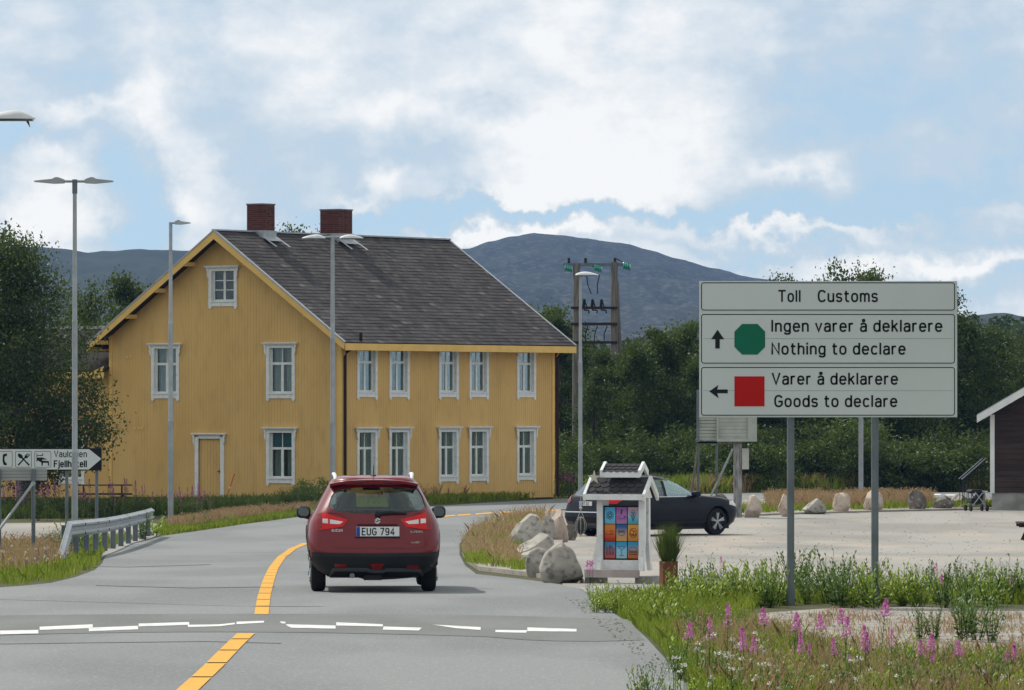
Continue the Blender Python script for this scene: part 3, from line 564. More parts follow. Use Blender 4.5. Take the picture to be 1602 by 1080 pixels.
# ------------------------------------------------------------ cars
class Body:
    """rings: (z, half width, rear y, front y); straight sides, bowed ends, rounded corners in plan"""
    def __init__(s, rings, n=2.4, cx=.26, cy=.34, bow=.07): s.r = rings; s.n = n; s.cx = cx; s.cy = cy; s.bow = bow
    def at(s, z):
        r = s.r
        if z <= r[0][0]: return r[0][1:]
        for a, b in zip(r, r[1:]):
            if z <= b[0]:
                t = (z-a[0])/(b[0]-a[0]); return tuple(a[i]+(b[i]-a[i])*t for i in (1, 2, 3))
        return r[-1][1:]
    def ins(s, x, W, cx, cy):
        u = max(0., min(1., (abs(x)-(W-cx))/cx)); return s.bow*(min(1, abs(x)/W))**2+cy*(1-(1-u**s.n)**(1/s.n))
    def rear(s, x, z): W, a, b = s.at(z); return a+s.ins(x, W, min(s.cx, W*.5), s.cy)
    def front(s, x, z): W, a, b = s.at(z); return b-s.ins(x, W, min(s.cx*1.4, W*.6), s.cy*1.6)
    def side(s, y, z):
        W, a, b = s.at(z); cr, cf = min(s.cx, W*.5), min(s.cx*1.4, W*.6); v = (a+s.bow+s.cy-y)/s.cy; w_ = (y-(b-s.bow-s.cy*1.6))/(s.cy*1.6)
        if v > 0: return W-cr+cr*max(0, 1-min(1, v)**s.n)**(1/s.n)
        if w_ > 0: return W-cf+cf*max(0, 1-min(1, w_)**s.n)**(1/s.n)
        return W
    def ring(s, z, inset):
        W, a, b = s.at(z); W = W-inset; a += inset; b -= inset; o = []
        cr, cf = min(s.cx, W*.5), min(s.cx*1.4, W*.6)
        def end(sg):
            c = cr if sg < 0 else cf; cy = s.cy if sg < 0 else s.cy*1.6; base = a if sg < 0 else b; q = []
            for k in range(-6, 7): x = (W-c)*k/6; q.append((x, base-sg*s.bow*(x/W)**2))
            cor = []
            for k in range(1, 8):
                t = math.pi/2*k/7; u = math.sin(t)**(2/s.n); v = math.cos(t)**(2/s.n) if k < 7 else 0; x = W-c+c*u
                cor.append((x, base-sg*(s.bow*(x/W)**2+cy*(1-v))))
            return [(-x, y) for x, y in cor[::-1]]+q+cor
        r_ = end(-1); f_ = end(1)[::-1]
        return r_+[(W, r_[-1][1]+(f_[0][1]-r_[-1][1])*k/10) for k in range(1, 10)]+f_+[(-W, f_[-1][1]+(r_[0][1]-f_[-1][1])*k/10) for k in range(1, 10)]
    def solid(s, inset=0, z0=None, z1=None):
        zs = []
        for a, b in zip(s.r, s.r[1:]): zs += [a[0]+(b[0]-a[0])*k/2 for k in range(2)]
        zs.append(s.r[-1][0])
        if z0: zs = [z for z in zs if z0 < z < z1]; zs = [z0]+zs+[z1]
        mb = MB()
        for z in zs: q = s.ring(z+(inset if z0 and z > 1 else 0), inset); N = len(q); mb.v += [(x, y, z) for x, y in q]
        k_ = len(zs); mb.f = [(i*N+k, i*N+(k+1) % N, (i+1)*N+(k+1) % N, (i+1)*N+k) for i in range(k_-1) for k in range(N)]
        mb.f += [tuple(reversed(range(N))), tuple((k_-1)*N+k for k in range(N))]; mb.m = [0]*len(mb.f); return mb
def dense(poly, st=.05):
    o = []
    for a, b in zip(poly, poly[1:]+poly[:1]):
        n = max(1, int(math.dist(a, b)/st)); o += [(a[0]+(b[0]-a[0])*i/n, a[1]+(b[1]-a[1])*i/n) for i in range(n)]
    return o
def patch(B, face, poly, off, m, name, parent, th=.012, hole=None, sgn=1, st=.05, smooth=True):
    """a panel of real thickness that follows the body; poly in (x,z) or (y,z)"""
    bm = bmesh.new(); loops = [dense(poly, st)]+([dense(hole, st)] if hole else [])
    flat = [p for l in loops for p in l]; vs = [bm.verts.new((p[0], 0, p[1])) for p in flat]
    for t in tessellate_polygon([[Vector((p[0], p[1], 0)) for p in l] for l in loops]):
        try: bm.faces.new([vs[i] for i in t])
        except ValueError: pass
    for ax, no in ((0, (1, 0, 0)), (1, (0, 0, 1))):
        lo, hi = min(p[ax] for p in flat), max(p[ax] for p in flat); k = math.ceil(lo/st)*st
        while k < hi:
            bmesh.ops.bisect_plane(bm, geom=bm.verts[:]+bm.edges[:]+bm.faces[:], plane_co=((k, 0, 0) if ax == 0 else (0, 0, k)), plane_no=no, dist=1e-5); k += st
    bmesh.ops.recalc_face_normals(bm, faces=bm.faces)
    want = -1 if face in ('rear',) else 1
    def place(v, o):
        a, z = v.co.x, v.co.z; e = .004
        if face in ('rear', 'front'):
            f = B.rear if face == 'rear' else B.front; y = f(a, z); dx = (f(a+e, z)-f(a-e, z))/(2*e); dz = (f(a, z+e)-f(a, z-e))/(2*e)
            s_ = -1 if face == 'rear' else 1; n = Vector((-dx, 1, -dz))*s_; n = Vector((max(-2, min(2, n.x)), n.y, max(-3, min(3, n.z)))).normalized(); return Vector((a, y, z))+n*o
        x = B.side(a, z); dy = (B.side(a+e, z)-B.side(a-e, z))/(2*e); dz = (B.side(a, z+e)-B.side(a, z-e))/(2*e)
        n = Vector((1, max(-2, min(2, -dy)), max(-2, min(2, -dz)))).normalized(); q = Vector((x, a, z))+n*o; return Vector((q.x*sgn, q.y, q.z))
    top = {v: place(v, off) for v in bm.verts}; bot = {v: place(v, off-th) for v in bm.verts}
    r = bmesh.ops.duplicate(bm, geom=bm.verts[:]+bm.edges[:]+bm.faces[:]); vm = {k: v for k, v in r['vert_map'].items()}
    olds = [v for v in top]
    be = [e for e in bm.edges if e.is_boundary and all(v in top for v in e.verts)]
    for e in be:
        a, b = e.verts; bm.faces.new((a, b, vm[b], vm[a]))
    for v in olds: v.co = top[v]; vm[v].co = bot[v]
    bmesh.ops.recalc_face_normals(bm, faces=bm.faces)
    me = bpy.data.meshes.new(name); bm.to_mesh(me); bm.free(); me.materials.append(m)
    if smooth: me.polygons.foreach_set('use_smooth', [True]*len(me.polygons)); me.set_sharp_from_angle(angle=R(50))
    return link(name, me, parent)
def cut(o, cutters):
    par = o.parent; o.parent = None
    for c in cutters:
        m = o.modifiers.new('b', 'BOOLEAN'); m.operation = 'DIFFERENCE'; m.object = c; m.solver = 'EXACT'
    dg = bpy.context.evaluated_depsgraph_get(); dg.update(); me = bpy.data.meshes.new_from_object(o.evaluated_get(dg))
    o.modifiers.clear(); o.data = me; o.parent = par
    for c in cutters: bpy.data.objects.remove(c)
    me.polygons.foreach_set('use_smooth', [True]*len(me.polygons)); me.set_sharp_from_angle(angle=R(38))
def wheel(parent, x, y, r, wd, side, spokes=5, rimm=None):
    wh = link('wheel', MB().tube([(-wd/2+.02, 0, 0), (wd/2-.02, 0, 0)], r*.58, 20).mesh('wheel', blackp), parent, (x, y, r))
    mb = MB(); n = 36; prof = [(-wd/2+.01, r*.66), (-wd/2, r*.8), (-wd/2+.015, r*.95), (-wd/2+.05, r), (wd/2-.05, r), (wd/2-.015, r*.95), (wd/2, r*.8), (wd/2-.01, r*.66)]
    for (a, b) in prof:
        for k in range(n): t = 2*math.pi*k/n; mb.v.append((a, b*math.cos(t), b*math.sin(t)))
    q = len(prof); mb.f = [(i*n+k, i*n+(k+1) % n, ((i+1) % q)*n+(k+1) % n, ((i+1) % q)*n+k) for i in range(q) for k in range(n)]; mb.m = [0]*len(mb.f)
    mb.build('tyre', rubber, wh, smooth=True)
    mb = MB(); s = side*(wd/2-.01)
    for k in range(spokes):
        for d in (-.13, .13):
            t = 2*math.pi*k/spokes+.3; a0, a1 = t+d*.5, t+d
            p = [(s+side*.005, r*.12*math.cos(a0), r*.12*math.sin(a0)), (s+side*.012, r*.64*math.cos(a1), r*.64*math.sin(a1))]; mb.tube(p, [r*.055, r*.07], 5)
    mb.tube([(s-side*.03, 0, 0), (s+side*.012, 0, 0)], r*.14, 12); mb.build('rim', rimm or galv, wh, smooth=True)
def seats(parent, ys, zb, w=.5):
    for y in ys:
        for x in (-.36, .36):
            mb = MB(); mb.box(x-w/2, x+w/2, y, y+.14, .45, zb); mb.box(x-w/2, x+w/2, y, y+.5, .4, .55); o = bevel(mb.build('car_seat', blackp, parent), .05, 3)
            mb = MB(); mb.box(x-.13, x+.13, y-.02, y+.09, zb+.04, zb+.25); mb.tube([(x-.07, y+.04, zb-.02), (x-.07, y+.04, zb+.08)], .01, 5); mb.tube([(x+.07, y+.04, zb-.02), (x+.07, y+.04, zb+.08)], .01, 5)
            bevel(mb.build('headrest', blackp, o), .03, 3)
redp = mat('red_car_paint', (.155, .001, .006), .35, (.145, .001, .005), 1, 2, coat=.5, metal=.0, spec=.25)
darkp = mat('dark_car_paint', (.010, .011, .017), .35, (.009, .010, .015), 1, 2, coat=.12, metal=.0, spec=.15)
cargl = glass_mat('car_glass', (.60, .64, .60), .015); rearsky = glass_mat('car_glass_reflecting', (.3, .34, .36), .25); cargl2 = glass_mat('car_glass_green', (.7, .82, .78), .16)
chrome = mat('bright_trim', (.75, .75, .75), .12, metal=1.0); lampred = mat('tail_lamp_red', (.62, .002, .004), .3, (.55, .002, .004), coat=.3, spec=.2)
lampdk = mat('tail_lamp_dark_red', (.20, .003, .004), .15, coat=.8); lampcl = mat('lamp_clear', (.7, .68, .66), .15, coat=.8)
silver = mat('silver_skid', (.10, .105, .115), .45, metal=.3); platem = mat('plate_white', (.68, .70, .70), .4, (.66, .68, .68)); plateb = mat('plate_blue', (.02, .07, .35), .4)
# --- red car
B = Body([(.22, .66, .30, 4.02), (.28, .74, .14, 4.12), (.38, .83, .05, 4.2), (.50, .875, .0, 4.27), (.66, .895, .02, 4.29), (.78, .90, .05, 4.27), (.90, .885, .085, 4.14), (.98, .865, .11, 3.98), (1.03, .84, .13, 3.75), (1.07, .82, .145, 3.3), (1.12, .79, .17, 3.12),
          (1.25, .725, .27, 2.85), (1.38, .655, .37, 2.5), (1.46, .61, .43, 2.25), (1.52, .57, .42, 2.05), (1.555, .53, .45, 1.95), (1.575, .45, .60, 1.75), (1.585, .3, .85, 1.5)])
cx0 = 583.5; D = 77.9; p = Vector(((cx0-CX)*D/F, D, G(D)))
rc = thing('red_car', p+Vector((.02, 0, 0)), R(2.4), 'red estate SUV driving away from the camera in the right lane of the road', 'car')
K = lambda cx, cy: ((cx/4.696+450-cx0)/116, (928-(720+cy/4.696))/116)
def KK(pts): return [K(*q) for q in pts]
def mir(poly): return [(-x, z) for x, z in poly][::-1]
def lining(mb): mb.m = [1]*len(mb.m); return mb
body = B.solid().build('body', [redp, blackp], rc)
win = KK([(352, 212), (500, 200), (650, 197), (800, 200), (952, 212), (985, 270), (1012, 350), (930, 382), (800, 392), (650, 394), (500, 392), (370, 382), (288, 350), (312, 270)])
c_ = [lining(B.solid(.05, .50, 1.545)).build('c', [redp, blackp])]
c_.append(MB().prism(win, -.5, .75).build('c', redp))
c_.append(MB().prism([(-.62, 1.12), (.62, 1.12), (.50, 1.47), (-.50, 1.47)], 2.0, 3.6).build('c', redp))
c_.append(MB().prism([(.9, 1.08), (2.95, 1.08), (2.35, 1.45), (1.2, 1.47), (.75, 1.40)], -1.5, 1.5, Matrix.Rotation(R(90), 4, 'Z')).build('c', redp))
WR, WF, TR = .88, 3.48, .345
for yy in (WR, WF):
    for s in (-1, 1): c_.append(lining(MB().tube([(s*.52, yy, .34), (s*1.2, yy, .34)], .40, 28)).build('c', [redp, blackp]))
cut(body, c_)
for (yy) in (WR, WF):
    for s in (-1, 1): wheel(rc, s*.755, yy, TR, .205, s)
patch(B, 'rear', win, .001, cargl, 'rear_window', rc, .006)
patch(B, 'rear', KK([(340, 204), (500, 190), (650, 187), (800, 190), (962, 204), (952, 212), (800, 200), (650, 197), (500, 200), (352, 212)]), .006, blackp, 'window_seal', rc, .01)
B2 = B
sp = MB(); n = 24                                    # roof spoiler
for i in range(n+1):
    x = -.60+1.2*i/n; e = (abs(x)/.60)**2.5; zt = 1.535-e*.055; y = .30+e*.14
    sp.v += [(x, y+.28, zt+.03-e*.02), (x, y, zt-.005), (x, y+.01, zt-.04), (x, y+.26, zt-.06)]
sp.f = [(i*4+k, i*4+(k+1) % 4, (i+1)*4+(k+1) % 4, (i+1)*4+k) for i in range(n) for k in range(4)]+[(0, 1, 2, 3), (n*4+3, n*4+2, n*4+1, n*4)]; sp.m = [0]*len(sp.f)
spo = sp.build('spoiler', redp, rc, smooth=True); MB().box(-.13, .13, .295, .33, 1.485, 1.497).build('brake_lamp', lampdk, spo)
# tailgate panel with the glass opening
gate = KK([(345, 205), (420, 192), (650, 185), (880, 192), (957, 205), (1000, 285), (1024, 355), (1005, 385), (930, 395), (860, 440), (890, 500), (985, 530), (1000, 600), (985, 636), (900, 644), (400, 644), (325, 636), (300, 600), (315, 530), (420, 500), (440, 440), (370, 395), (285, 385), (276, 355), (302, 285)])
patch(B, 'rear', gate, .009, redp, 'tailgate', rc, .012, hole=win)
tl = KK([(215, 400), (255, 385), (300, 402), (432, 438), (392, 488), (300, 503), (232, 512), (207, 505), (203, 450)])
for mm in (0, 1):
    q = mir(tl) if mm else tl; o = patch(B, 'rear', q, .012, lampred, 'tail_lamp', rc, .03)
    q = KK([(300, 436), (398, 452), (372, 470), (300, 468)]); patch(B, 'rear', mir(q) if mm else q, .015, lampcl, 'indicator', o, .01)
    q = KK([(248, 432), (286, 432), (286, 466), (248, 462)]); patch(B, 'rear', mir(q) if mm else q, .015, lampcl, 'reverse_lamp', o, .01)
    q = KK([(207, 400), (246, 388), (240, 500), (210, 506), (205, 450)]); patch(B, 'rear', mir(q) if mm else q, .0135, lampdk, 'side_lamp', o, .01)
bump = KK([(168, 672), (300, 680), (650, 684), (1000, 680), (1106, 672), (1100, 760), (1080, 800), (1000, 835), (985, 862), (780, 878), (650, 884), (560, 880), (500, 864), (290, 862), (270, 835), (200, 800), (175, 760)])
patch(B, 'rear', bump, .012, blackp, 'bumper', rc, .03)
patch(B, 'rear', KK([(290, 850), (318, 790), (340, 785), (570, 788), (610, 800), (690, 800), (720, 790), (940, 792), (968, 797), (996, 850), (975, 850), (955, 815), (720, 812), (690, 822), (610, 822), (570, 810), (335, 808), (310, 850)]), .022, silver, 'skid_plate', rc, .012)
for q in ([(330, 757), (425, 762), (420, 784), (340, 778)], [(866, 766), (960, 768), (955, 790), (872, 788)], [(595, 757), (697, 757), (680, 795), (612, 795)]): patch(B, 'rear', KK(q), .02, lampdk, 'reflector', rc, .01)
MB().box(-.60, .60, .32, .8, .20, .30).box(-.14, .10, .2, .5, .17, .24).build('underbody', blackp, rc)
MB().tube([(-.30, .1, .235), (-.30, .5, .24)], .035, 10).build('exhaust_pipe', galvd, rc)
# plate, badge, lettering
yr = B.rear(0, .80)
pl = MB().box(-.26, .26, -.02, 0, -.055, .055).build('number_plate', platem, rc, (K(652, 0)[0], yr-.005, K(0, 522)[1])); pl.scale = (1.12, 1, 1.18)
MB().box(-.258, -.215, -.0225, -.0195, -.053, .053).build('plate_band', plateb, pl)
text('EUG 794', .40, .075, black, pl, (-.195, -.0212, -.038), bold=.012, spacing=1.1)
MB().box(-.27, .27, -.028, .0, -.072, -.058).build('plate_holder', blackp, pl)
logo = MB(); y0, y1 = 0, .012
a = [(-.5, .10), (.06, .5), (.5, .22), (.30, .10), (.06, .24), (-.12, .12), (.36, -.19), (.22, -.29)]
logo.prism([(-.5, .08), (.0, .5), (.5, .2), (.28, .07), (.0, .26), (-.14, .14), (-.02, .04), (.5, -.08), (.0, -.5), (-.5, -.2), (-.28, -.07), (.0, -.26), (.14, -.14), (.02, -.04)], y0, y1)
o = logo.build('badge', chrome, rc, (K(651, 0)[0], B.rear(0, .98)-.022, K(0, 444)[1])); o.scale = (.088, 1, .088)
text('SUZUKI', .155, .030, chrome, rc, (K(310, 0)[0], B.rear(-.6, .85)-.03, K(0, 522)[1]), bold=.02, rot=(0, 0, R(-9)))
text('S-CROSS', .17, .030, chrome, rc, (K(893, 0)[0], B.rear(.52, .85)-.022, K(0, 535)[1]), bold=.02, rot=(0, 0, R(6)))
text('ALLGRIP', .12, .022, chrome, rc, (K(898, 0)[0], B.rear(.75, .7)-.03-.04, K(0, 608)[1]), bold=.02, rot=(0, 0, R(6)))
mb = MB(); zc = 1.06; mb.tube([(.02, B.rear(0, 1.09)-.03, 1.075), (.25, B.rear(.25, 1.09)-.04, 1.09), (.44, B.rear(.4, 1.09)-.03, 1.075)], [.03, .022, .012], 8); mb.ball((.05, B.rear(0, 1.06)-.03, 1.065), .045); mb.build('rear_wiper', blackp, rc, smooth=True)
patch(B, 'rear', KK([(505, 470), (795, 470), (800, 483), (500, 483)]), .014, mat('crease_shade_red', (.05, .002, .004), .4), 'plate_crease_shade', rc, .004)  # thin raised strip, dark red to paint the shaded crease above the plate
# sides: windows, mirrors, rails, antenna, seats
for s in (-1, 1):
    patch(B, 'side', [(.95, 1.09), (1.75, 1.09), (1.75, 1.46), (1.2, 1.465), (.78, 1.40)], -.005, cargl, 'rear_door_window', rc, .006, sgn=s)
    patch(B, 'side', [(1.83, 1.09), (2.92, 1.09), (2.33, 1.445), (1.83, 1.46)], -.005, cargl, 'front_door_window', rc, .006, sgn=s)
    patch(B, 'side', [(.47, .30), (WR-.48, .30), (WR-.42, .52), (WR, .80), (WR+.42, .52), (WR+.46, .30), (WF-.46, .30), (WF-.42, .52), (WF, .80), (WF+.42, .52), (WF+.46, .30), (4.1, .32), (4.15, .5), (WF+.5, .55), (WF+.1, .85), (WF-.1, .85), (WF-.5, .48), (WR+.5, .48), (WR+.1, .85), (WR-.1, .85), (WR-.5, .55), (.3, .58), (.3, .40)], .01, blackp, 'sill_cladding', rc, .025, sgn=s)
    mr = MB().box(-.10, .10, -.06, .1, -.085, .085).build('door_mirror', blackp, rc, (s*.945, 2.62, 1.05)); bevel(mr, .065, 5); MB().prism([(-.03, -.055), (.05, -.055), (.075, -.02), (.075, .03), (.04, .06), (-.05, .06), (-.075, .02), (-.07, -.03)], -.066, -.058).build('mirror_glass', mat('mirror_dark', (.16, .19, .21), .12, metal=.6), mr)
    MB().tube([(s*-.02, 0, -.06), (s*-.12, .03, -.09)], .03, 8).build('mirror_arm', redp, mr)
    mb = MB(); mb.tube([(s*.52, .70, 1.53), (s*.525, .80, 1.58), (s*.535, 1.1, 1.60), (s*.535, 1.9, 1.59), (s*.52, 2.1, 1.54)], [.02, .026, .026, .026, .02], 8); mb.build('roof_rail', white, rc, smooth=True)
mb = MB(); mb.tube([(-.0, .72, 1.57), (.0, .62, 1.73)], [.007, .004], 6); mb.ball((0, .74, 1.575), .05, sc_=(.8, 1.6, .6)); mb.build('antenna', blackp, rc, smooth=True)
seats(rc, (1.05, 2.0), 1.08); MB().box(-.12, .12, 2.45, 2.48, 1.36, 1.43).build('inner_mirror', blackp, rc); MB().box(-.7, .7, 2.7, 3.0, .9, 1.08).build('dashboard', blackp, rc)
MB().tube([(-.37+.19*math.cos(t*.42), 2.55+.05*math.sin(t*.42), 1.02+.19*math.sin(t*.42)) for t in range(16)], .015, 6, cap=False).build('steering_wheel', blackp, rc)
# --- dark estate car, nose to the right
B = Body([(.22, .80, .22, 4.66), (.34, .90, .06, 4.76), (.50, .93, .0, 4.82), (.64, .945, .02, 4.84), (.80, .94, .07, 4.80), (.92, .925, .11, 4.62), (.98, .91, .14, 4.35), (1.02, .895, .16, 3.9), (1.06, .87, .19, 3.55), (1.10, .85, .24, 3.4),
          (1.2, .82, .36, 3.2), (1.30, .78, .48, 3.0), (1.40, .73, .60, 2.77), (1.47, .69, .68, 2.58), (1.53, .64, .68, 2.4), (1.56, .56, .85, 2.2), (1.575, .40, 1.15, 1.95)])
s_c = 61.0; Dc = F/s_c; AL = R(41)                    # heading measured from +x towards +y
WR2, WF2, TR2 = .98, 3.90, .36
fx = (1126-CX)*Dc/F; hd = Vector((math.cos(AL), math.sin(AL))); rt = Vector((hd.y, -hd.x))
org = Vector((fx, 151.0))-hd*WF2-rt*.82
vc = thing('dark_car', (org.x, org.y, G(151.)-.0), AL-R(90), 'dark blue-grey estate car crossing the lot behind the white menu board', 'car')
body = B.solid().build('body', [darkp, blackp], vc)
rw = [(-.62, 1.07), (.62, 1.07), (.58, 1.3), (.53, 1.46), (-.53, 1.46), (-.58, 1.3)]
c_ = [lining(B.solid(.05, .55, 1.52)).build('c', [darkp, blackp]), MB().prism(rw, -.5, 1.25).build('c', darkp), MB().prism([(-.66, 1.1), (.66, 1.1), (.56, 1.46), (-.56, 1.46)], 2.4, 3.9).build('c', darkp),
      MB().prism([(.85, 1.03), (3.3, 1.03), (2.6, 1.46), (1.2, 1.48), (.85, 1.35)], -1.5, 1.5, Matrix.Rotation(R(90), 4, 'Z')).build('c', darkp)]
for yy in (WR2, WF2):
    for s in (-1, 1): c_.append(lining(MB().tube([(s*.55, yy, .36), (s*1.25, yy, .36)], .415, 28)).build('c', [darkp, blackp]))
cut(body, c_)
for yy in (WR2, WF2):
    for s in (-1, 1): wheel(vc, s*.80, yy, TR2, .235, s, 5, chrome if False else mat('alloy_wheel', (.45, .46, .48), .35, metal=.6))
patch(B, 'rear', rw, .001, rearsky, 'rear_window', vc, .006)
patch(B, 'rear', [(-.9, .32), (.9, .32), (.9, .62), (-.9, .62)], .012, darkp, 'bumper', vc, .02)
patch(B, 'rear', [(-.8, .24), (.8, .24), (.86, .40), (.5, .40), (.42, .36), (-.42, .36), (-.5, .40), (-.86, .40)], .02, silver, 'skid_plate', vc, .015)
patch(B, 'rear', [(-.84, .625), (.84, .625), (.84, .65), (-.84, .65)], .016, chrome, 'chrome_strip', vc, .01)
for s in (0, 1):
    q = [(-.92, .86), (-.66, .86), (-.62, .93), (-.68, 1.0), (-.72, 1.16), (-.80, 1.16), (-.88, 1.02), (-.92, .95)]; patch(B, 'rear', mir(q) if s else q, .012, lampred if s else lampdk, 'tail_lamp', vc, .02)
pl = MB().box(-.26, .26, -.02, 0, -.055, .055).build('number_plate', platem, vc, (0, B.rear(0, .85)-.01, .86)); MB().box(-.258, -.215, -.0225, -.0195, -.053, .053).build('plate_band', plateb, pl)
text('EBT 02', .34, .07, black, pl, (-.18, -.0212, -.036), bold=.012)
sp = MB(); sp.box(-.58, .58, .60, 1.0, 1.50, 1.535); bevel(sp.build('spoiler', darkp, vc), .012, 2)
for s in (-1, 1):
    patch(B, 'side', [(.88, 1.04), (2.06, 1.04), (2.06, 1.46), (1.25, 1.465), (.88, 1.34)], -.005, cargl, 'rear_door_window', vc, .006, sgn=s)
    patch(B, 'side', [(2.14, 1.04), (3.26, 1.04), (2.57, 1.455), (2.14, 1.465)], -.005, cargl2, 'front_door_window', vc, .006, sgn=s)
    patch(B, 'side', [(2.06, 1.03), (2.14, 1.03), (2.14, 1.44), (2.06, 1.44)], .003, blackp, 'door_pillar', vc, .01, sgn=s)
    patch(B, 'side', [(1.0, 1.015), (3.3, 1.015), (3.3, 1.03), (1.0, 1.03)], .006, chrome, 'window_trim', vc, .008, sgn=s)
    patch(B, 'side', [(WR2+.44, .27), (WF2-.44, .27), (WF2-.40, .38), (WR2+.40, .38)], .010, blackp, 'sill_cladding', vc, .02, sgn=s)
    for yy in (WR2, WF2):
        a = [(yy+.42*math.cos(t), .36+.42*math.sin(t)) for t in [R(-5+19*k) for k in range(11)]]; b = [(yy+.475*math.cos(t), .36+.475*math.sin(t)) for t in [R(-5+19*k) for k in range(11)]]
        patch(B, 'side', a+b[::-1], .010, blackp, 'arch_trim', vc, .02, sgn=s)
    for ya in (2.0, 3.05): patch(B, 'side', [(ya-.11, .885), (ya+.11, .885), (ya+.11, .915), (ya-.11, .915)], .03, darkp, 'door_handle', vc, .015, sgn=s)
    for ya in (2.10, 3.22): patch(B, 'side', [(ya-.004, .42), (ya+.004, .42), (ya+.004, 1.01), (ya-.004, 1.01)], .0015, blackp, 'door_gap', vc, .003, sgn=s)
    mr = MB().box(-.12, .12, -.1, .08, -.07, .08).build('door_mirror', darkp, vc, (s*1.02, 3.05, 1.09)); bevel(mr, .05, 4); MB().tube([(s*-.03, 0, -.05), (s*-.16, .05, -.09)], .035, 8).build('mirror_arm', blackp, mr)
    patch(B, 'side', [(4.30, .80), (4.60, .74), (4.58, .86), (4.35, .90)], .012, lampcl, 'headlight', vc, .02, sgn=s)
    MB().tube([(s*.60, 1.0, 1.55), (s*.62, 1.2, 1.595), (s*.63, 2.3, 1.58), (s*.61, 2.55, 1.51)], .016, 6).build('roof_rail', silver, vc, smooth=True)
MB().box(-.82, .82, .5, 4.4, .17, .30).build('underbody', blackp, vc)
seats(vc, (1.35, 2.25), 1.02); MB().box(-.7, .7, 2.95, 3.3, .9, 1.02).build('dashboard', blackp, vc)

# ------------------------------------------------------------ customs sign
SD = 72.0; sc_ = F/SD; sx = lambda px: (px-CX)/sc_
g = G(SD); zS = lambda py: CZ-(py-HY)/sc_-g
sg = thing('customs_sign', (sx(1296), SD, g), 0, 'big grey customs sign on two steel posts with a green octagon and a red square', 'road sign')
lx = lambda px: (px-1296)/sc_
mb = MB(); mb.box(lx(1094), lx(1497.5), 0, .025, zS(653), zS(440)); mb.build('board', signgrey, sg)
for zz in (zS(455), zS(520), zS(600), zS(640)): MB().box(lx(1098), lx(1494), .026, .055, zz-.02, zz+.02).build('rail', galvd, sg)
for px_c in (1237.5, 1369.5):
    MB().tube([(lx(px_c), .10, -.25), (lx(px_c), .10, zS(446))], .046, 16).build('post', galvd, sg, smooth=True)
    MB().tube([(lx(px_c), .10, -.02), (lx(px_c), .10, .22)], .055, 16).build('post_foot', galvd, sg, smooth=True)
MB().box(lx(1365), lx(1372), .05, .053, zS(921), zS(917)).build('sticker', white, sg)
def rframe(mb, x0, x1, z0, z1, r, t, y0, y1):
    def rr(x0, x1, z0, z1, r):
        o = []
        for cx_, cz_, a0 in ((x1-r, z1-r, 0), (x0+r, z1-r, 90), (x0+r, z0+r, 180), (x1-r, z0+r, 270)):
            o += [(cx_+r*math.cos(R(a0+15*k)), cz_+r*math.sin(R(a0+15*k))) for k in range(7)]
        return o
    a = rr(x0, x1, z0, z1, r); b = rr(x0+t, x1-t, z0+t, z1-t, max(.001, r-t)); n = len(a)
    vs = [(p[0], y0, p[1]) for p in a+b]+[(p[0], y1, p[1]) for p in a+b]
    fs = []
    for i in range(n):
        j = (i+1) % n; fs += [(i, j, n+j, n+i), (2*n+i, 3*n+i, 3*n+j, 2*n+j), (i, 2*n+i, 2*n+j, j), (n+i, n+j, 3*n+j, 3*n+i)]
    mb.add(vs, fs)
for a, b in ((440.5, 487.5), (490, 570.5), (573, 652)):
    MB().box(lx(1095), lx(1496.5), -.004, -.0, zS(b), zS(a)).build('panel', signgrey, sg)
    mb = MB(); rframe(mb, lx(1096.8), lx(1494), zS(b)+.012, zS(a)-.012, .035, .011, -.006, -.0045); mb.build('panel_border', black, sg)
seam = mat('seam_grey', (.30, .33, .33), .6)
for zz in (530, 611.5): MB().box(lx(1100), lx(1490), -.0052, -.0042, zS(zz)-.003, zS(zz)+.003).build('panel_seam', seam, sg)
for tx, x0, x1, base in (('Toll', 1217, 1252.5, 471.7), ('Customs', 1279, 1373.5, 471.7), ('Ingen varer å deklarere', 1206.5, 1474.5, 518.3), ('Nothing to declare', 1206.5, 1417, 554), ('Varer å deklarere', 1207, 1405, 601), ('Goods to declare', 1211, 1404, 636)):
    text(tx, lx(x1)-lx(x0), 16.6/sc_, black, sg, (lx(x0), -.0052, zS(base)), bold=.006, spacing=1.0)
o8 = [(1161, 507), (1185, 507), (1197, 519), (1197, 543), (1185, 555), (1161, 555), (1149, 543), (1149, 519)]
MB().prism([(lx(a), zS(b)) for a, b in o8][::-1], -.0075, -.0055).build('green_octagon', signgreen, sg)
MB().prism([(lx(a), zS(b)) for a, b in [(1149, 589), (1149, 636), (1196, 636), (1196, 589)]], -.0075, -.0055).build('red_square', signred, sg)
ar = [(1122.5, 516), (1133, 531), (1126, 531), (1126, 545.5), (1119, 545.5), (1119, 531), (1112.5, 531)]
MB().prism([(lx(a), zS(b)) for a, b in ar][::-1], -.0075, -.0055).build('up_arrow', black, sg)
ar = [(1109.5, 612.5), (1124, 602.5), (1122, 609.5), (1138.5, 609.5), (1138.5, 615.5), (1122, 615.5), (1124.5, 623.5)]
MB().prism([(lx(a), zS(b)) for a, b in ar], -.0075, -.0055).build('left_arrow', black, sg)

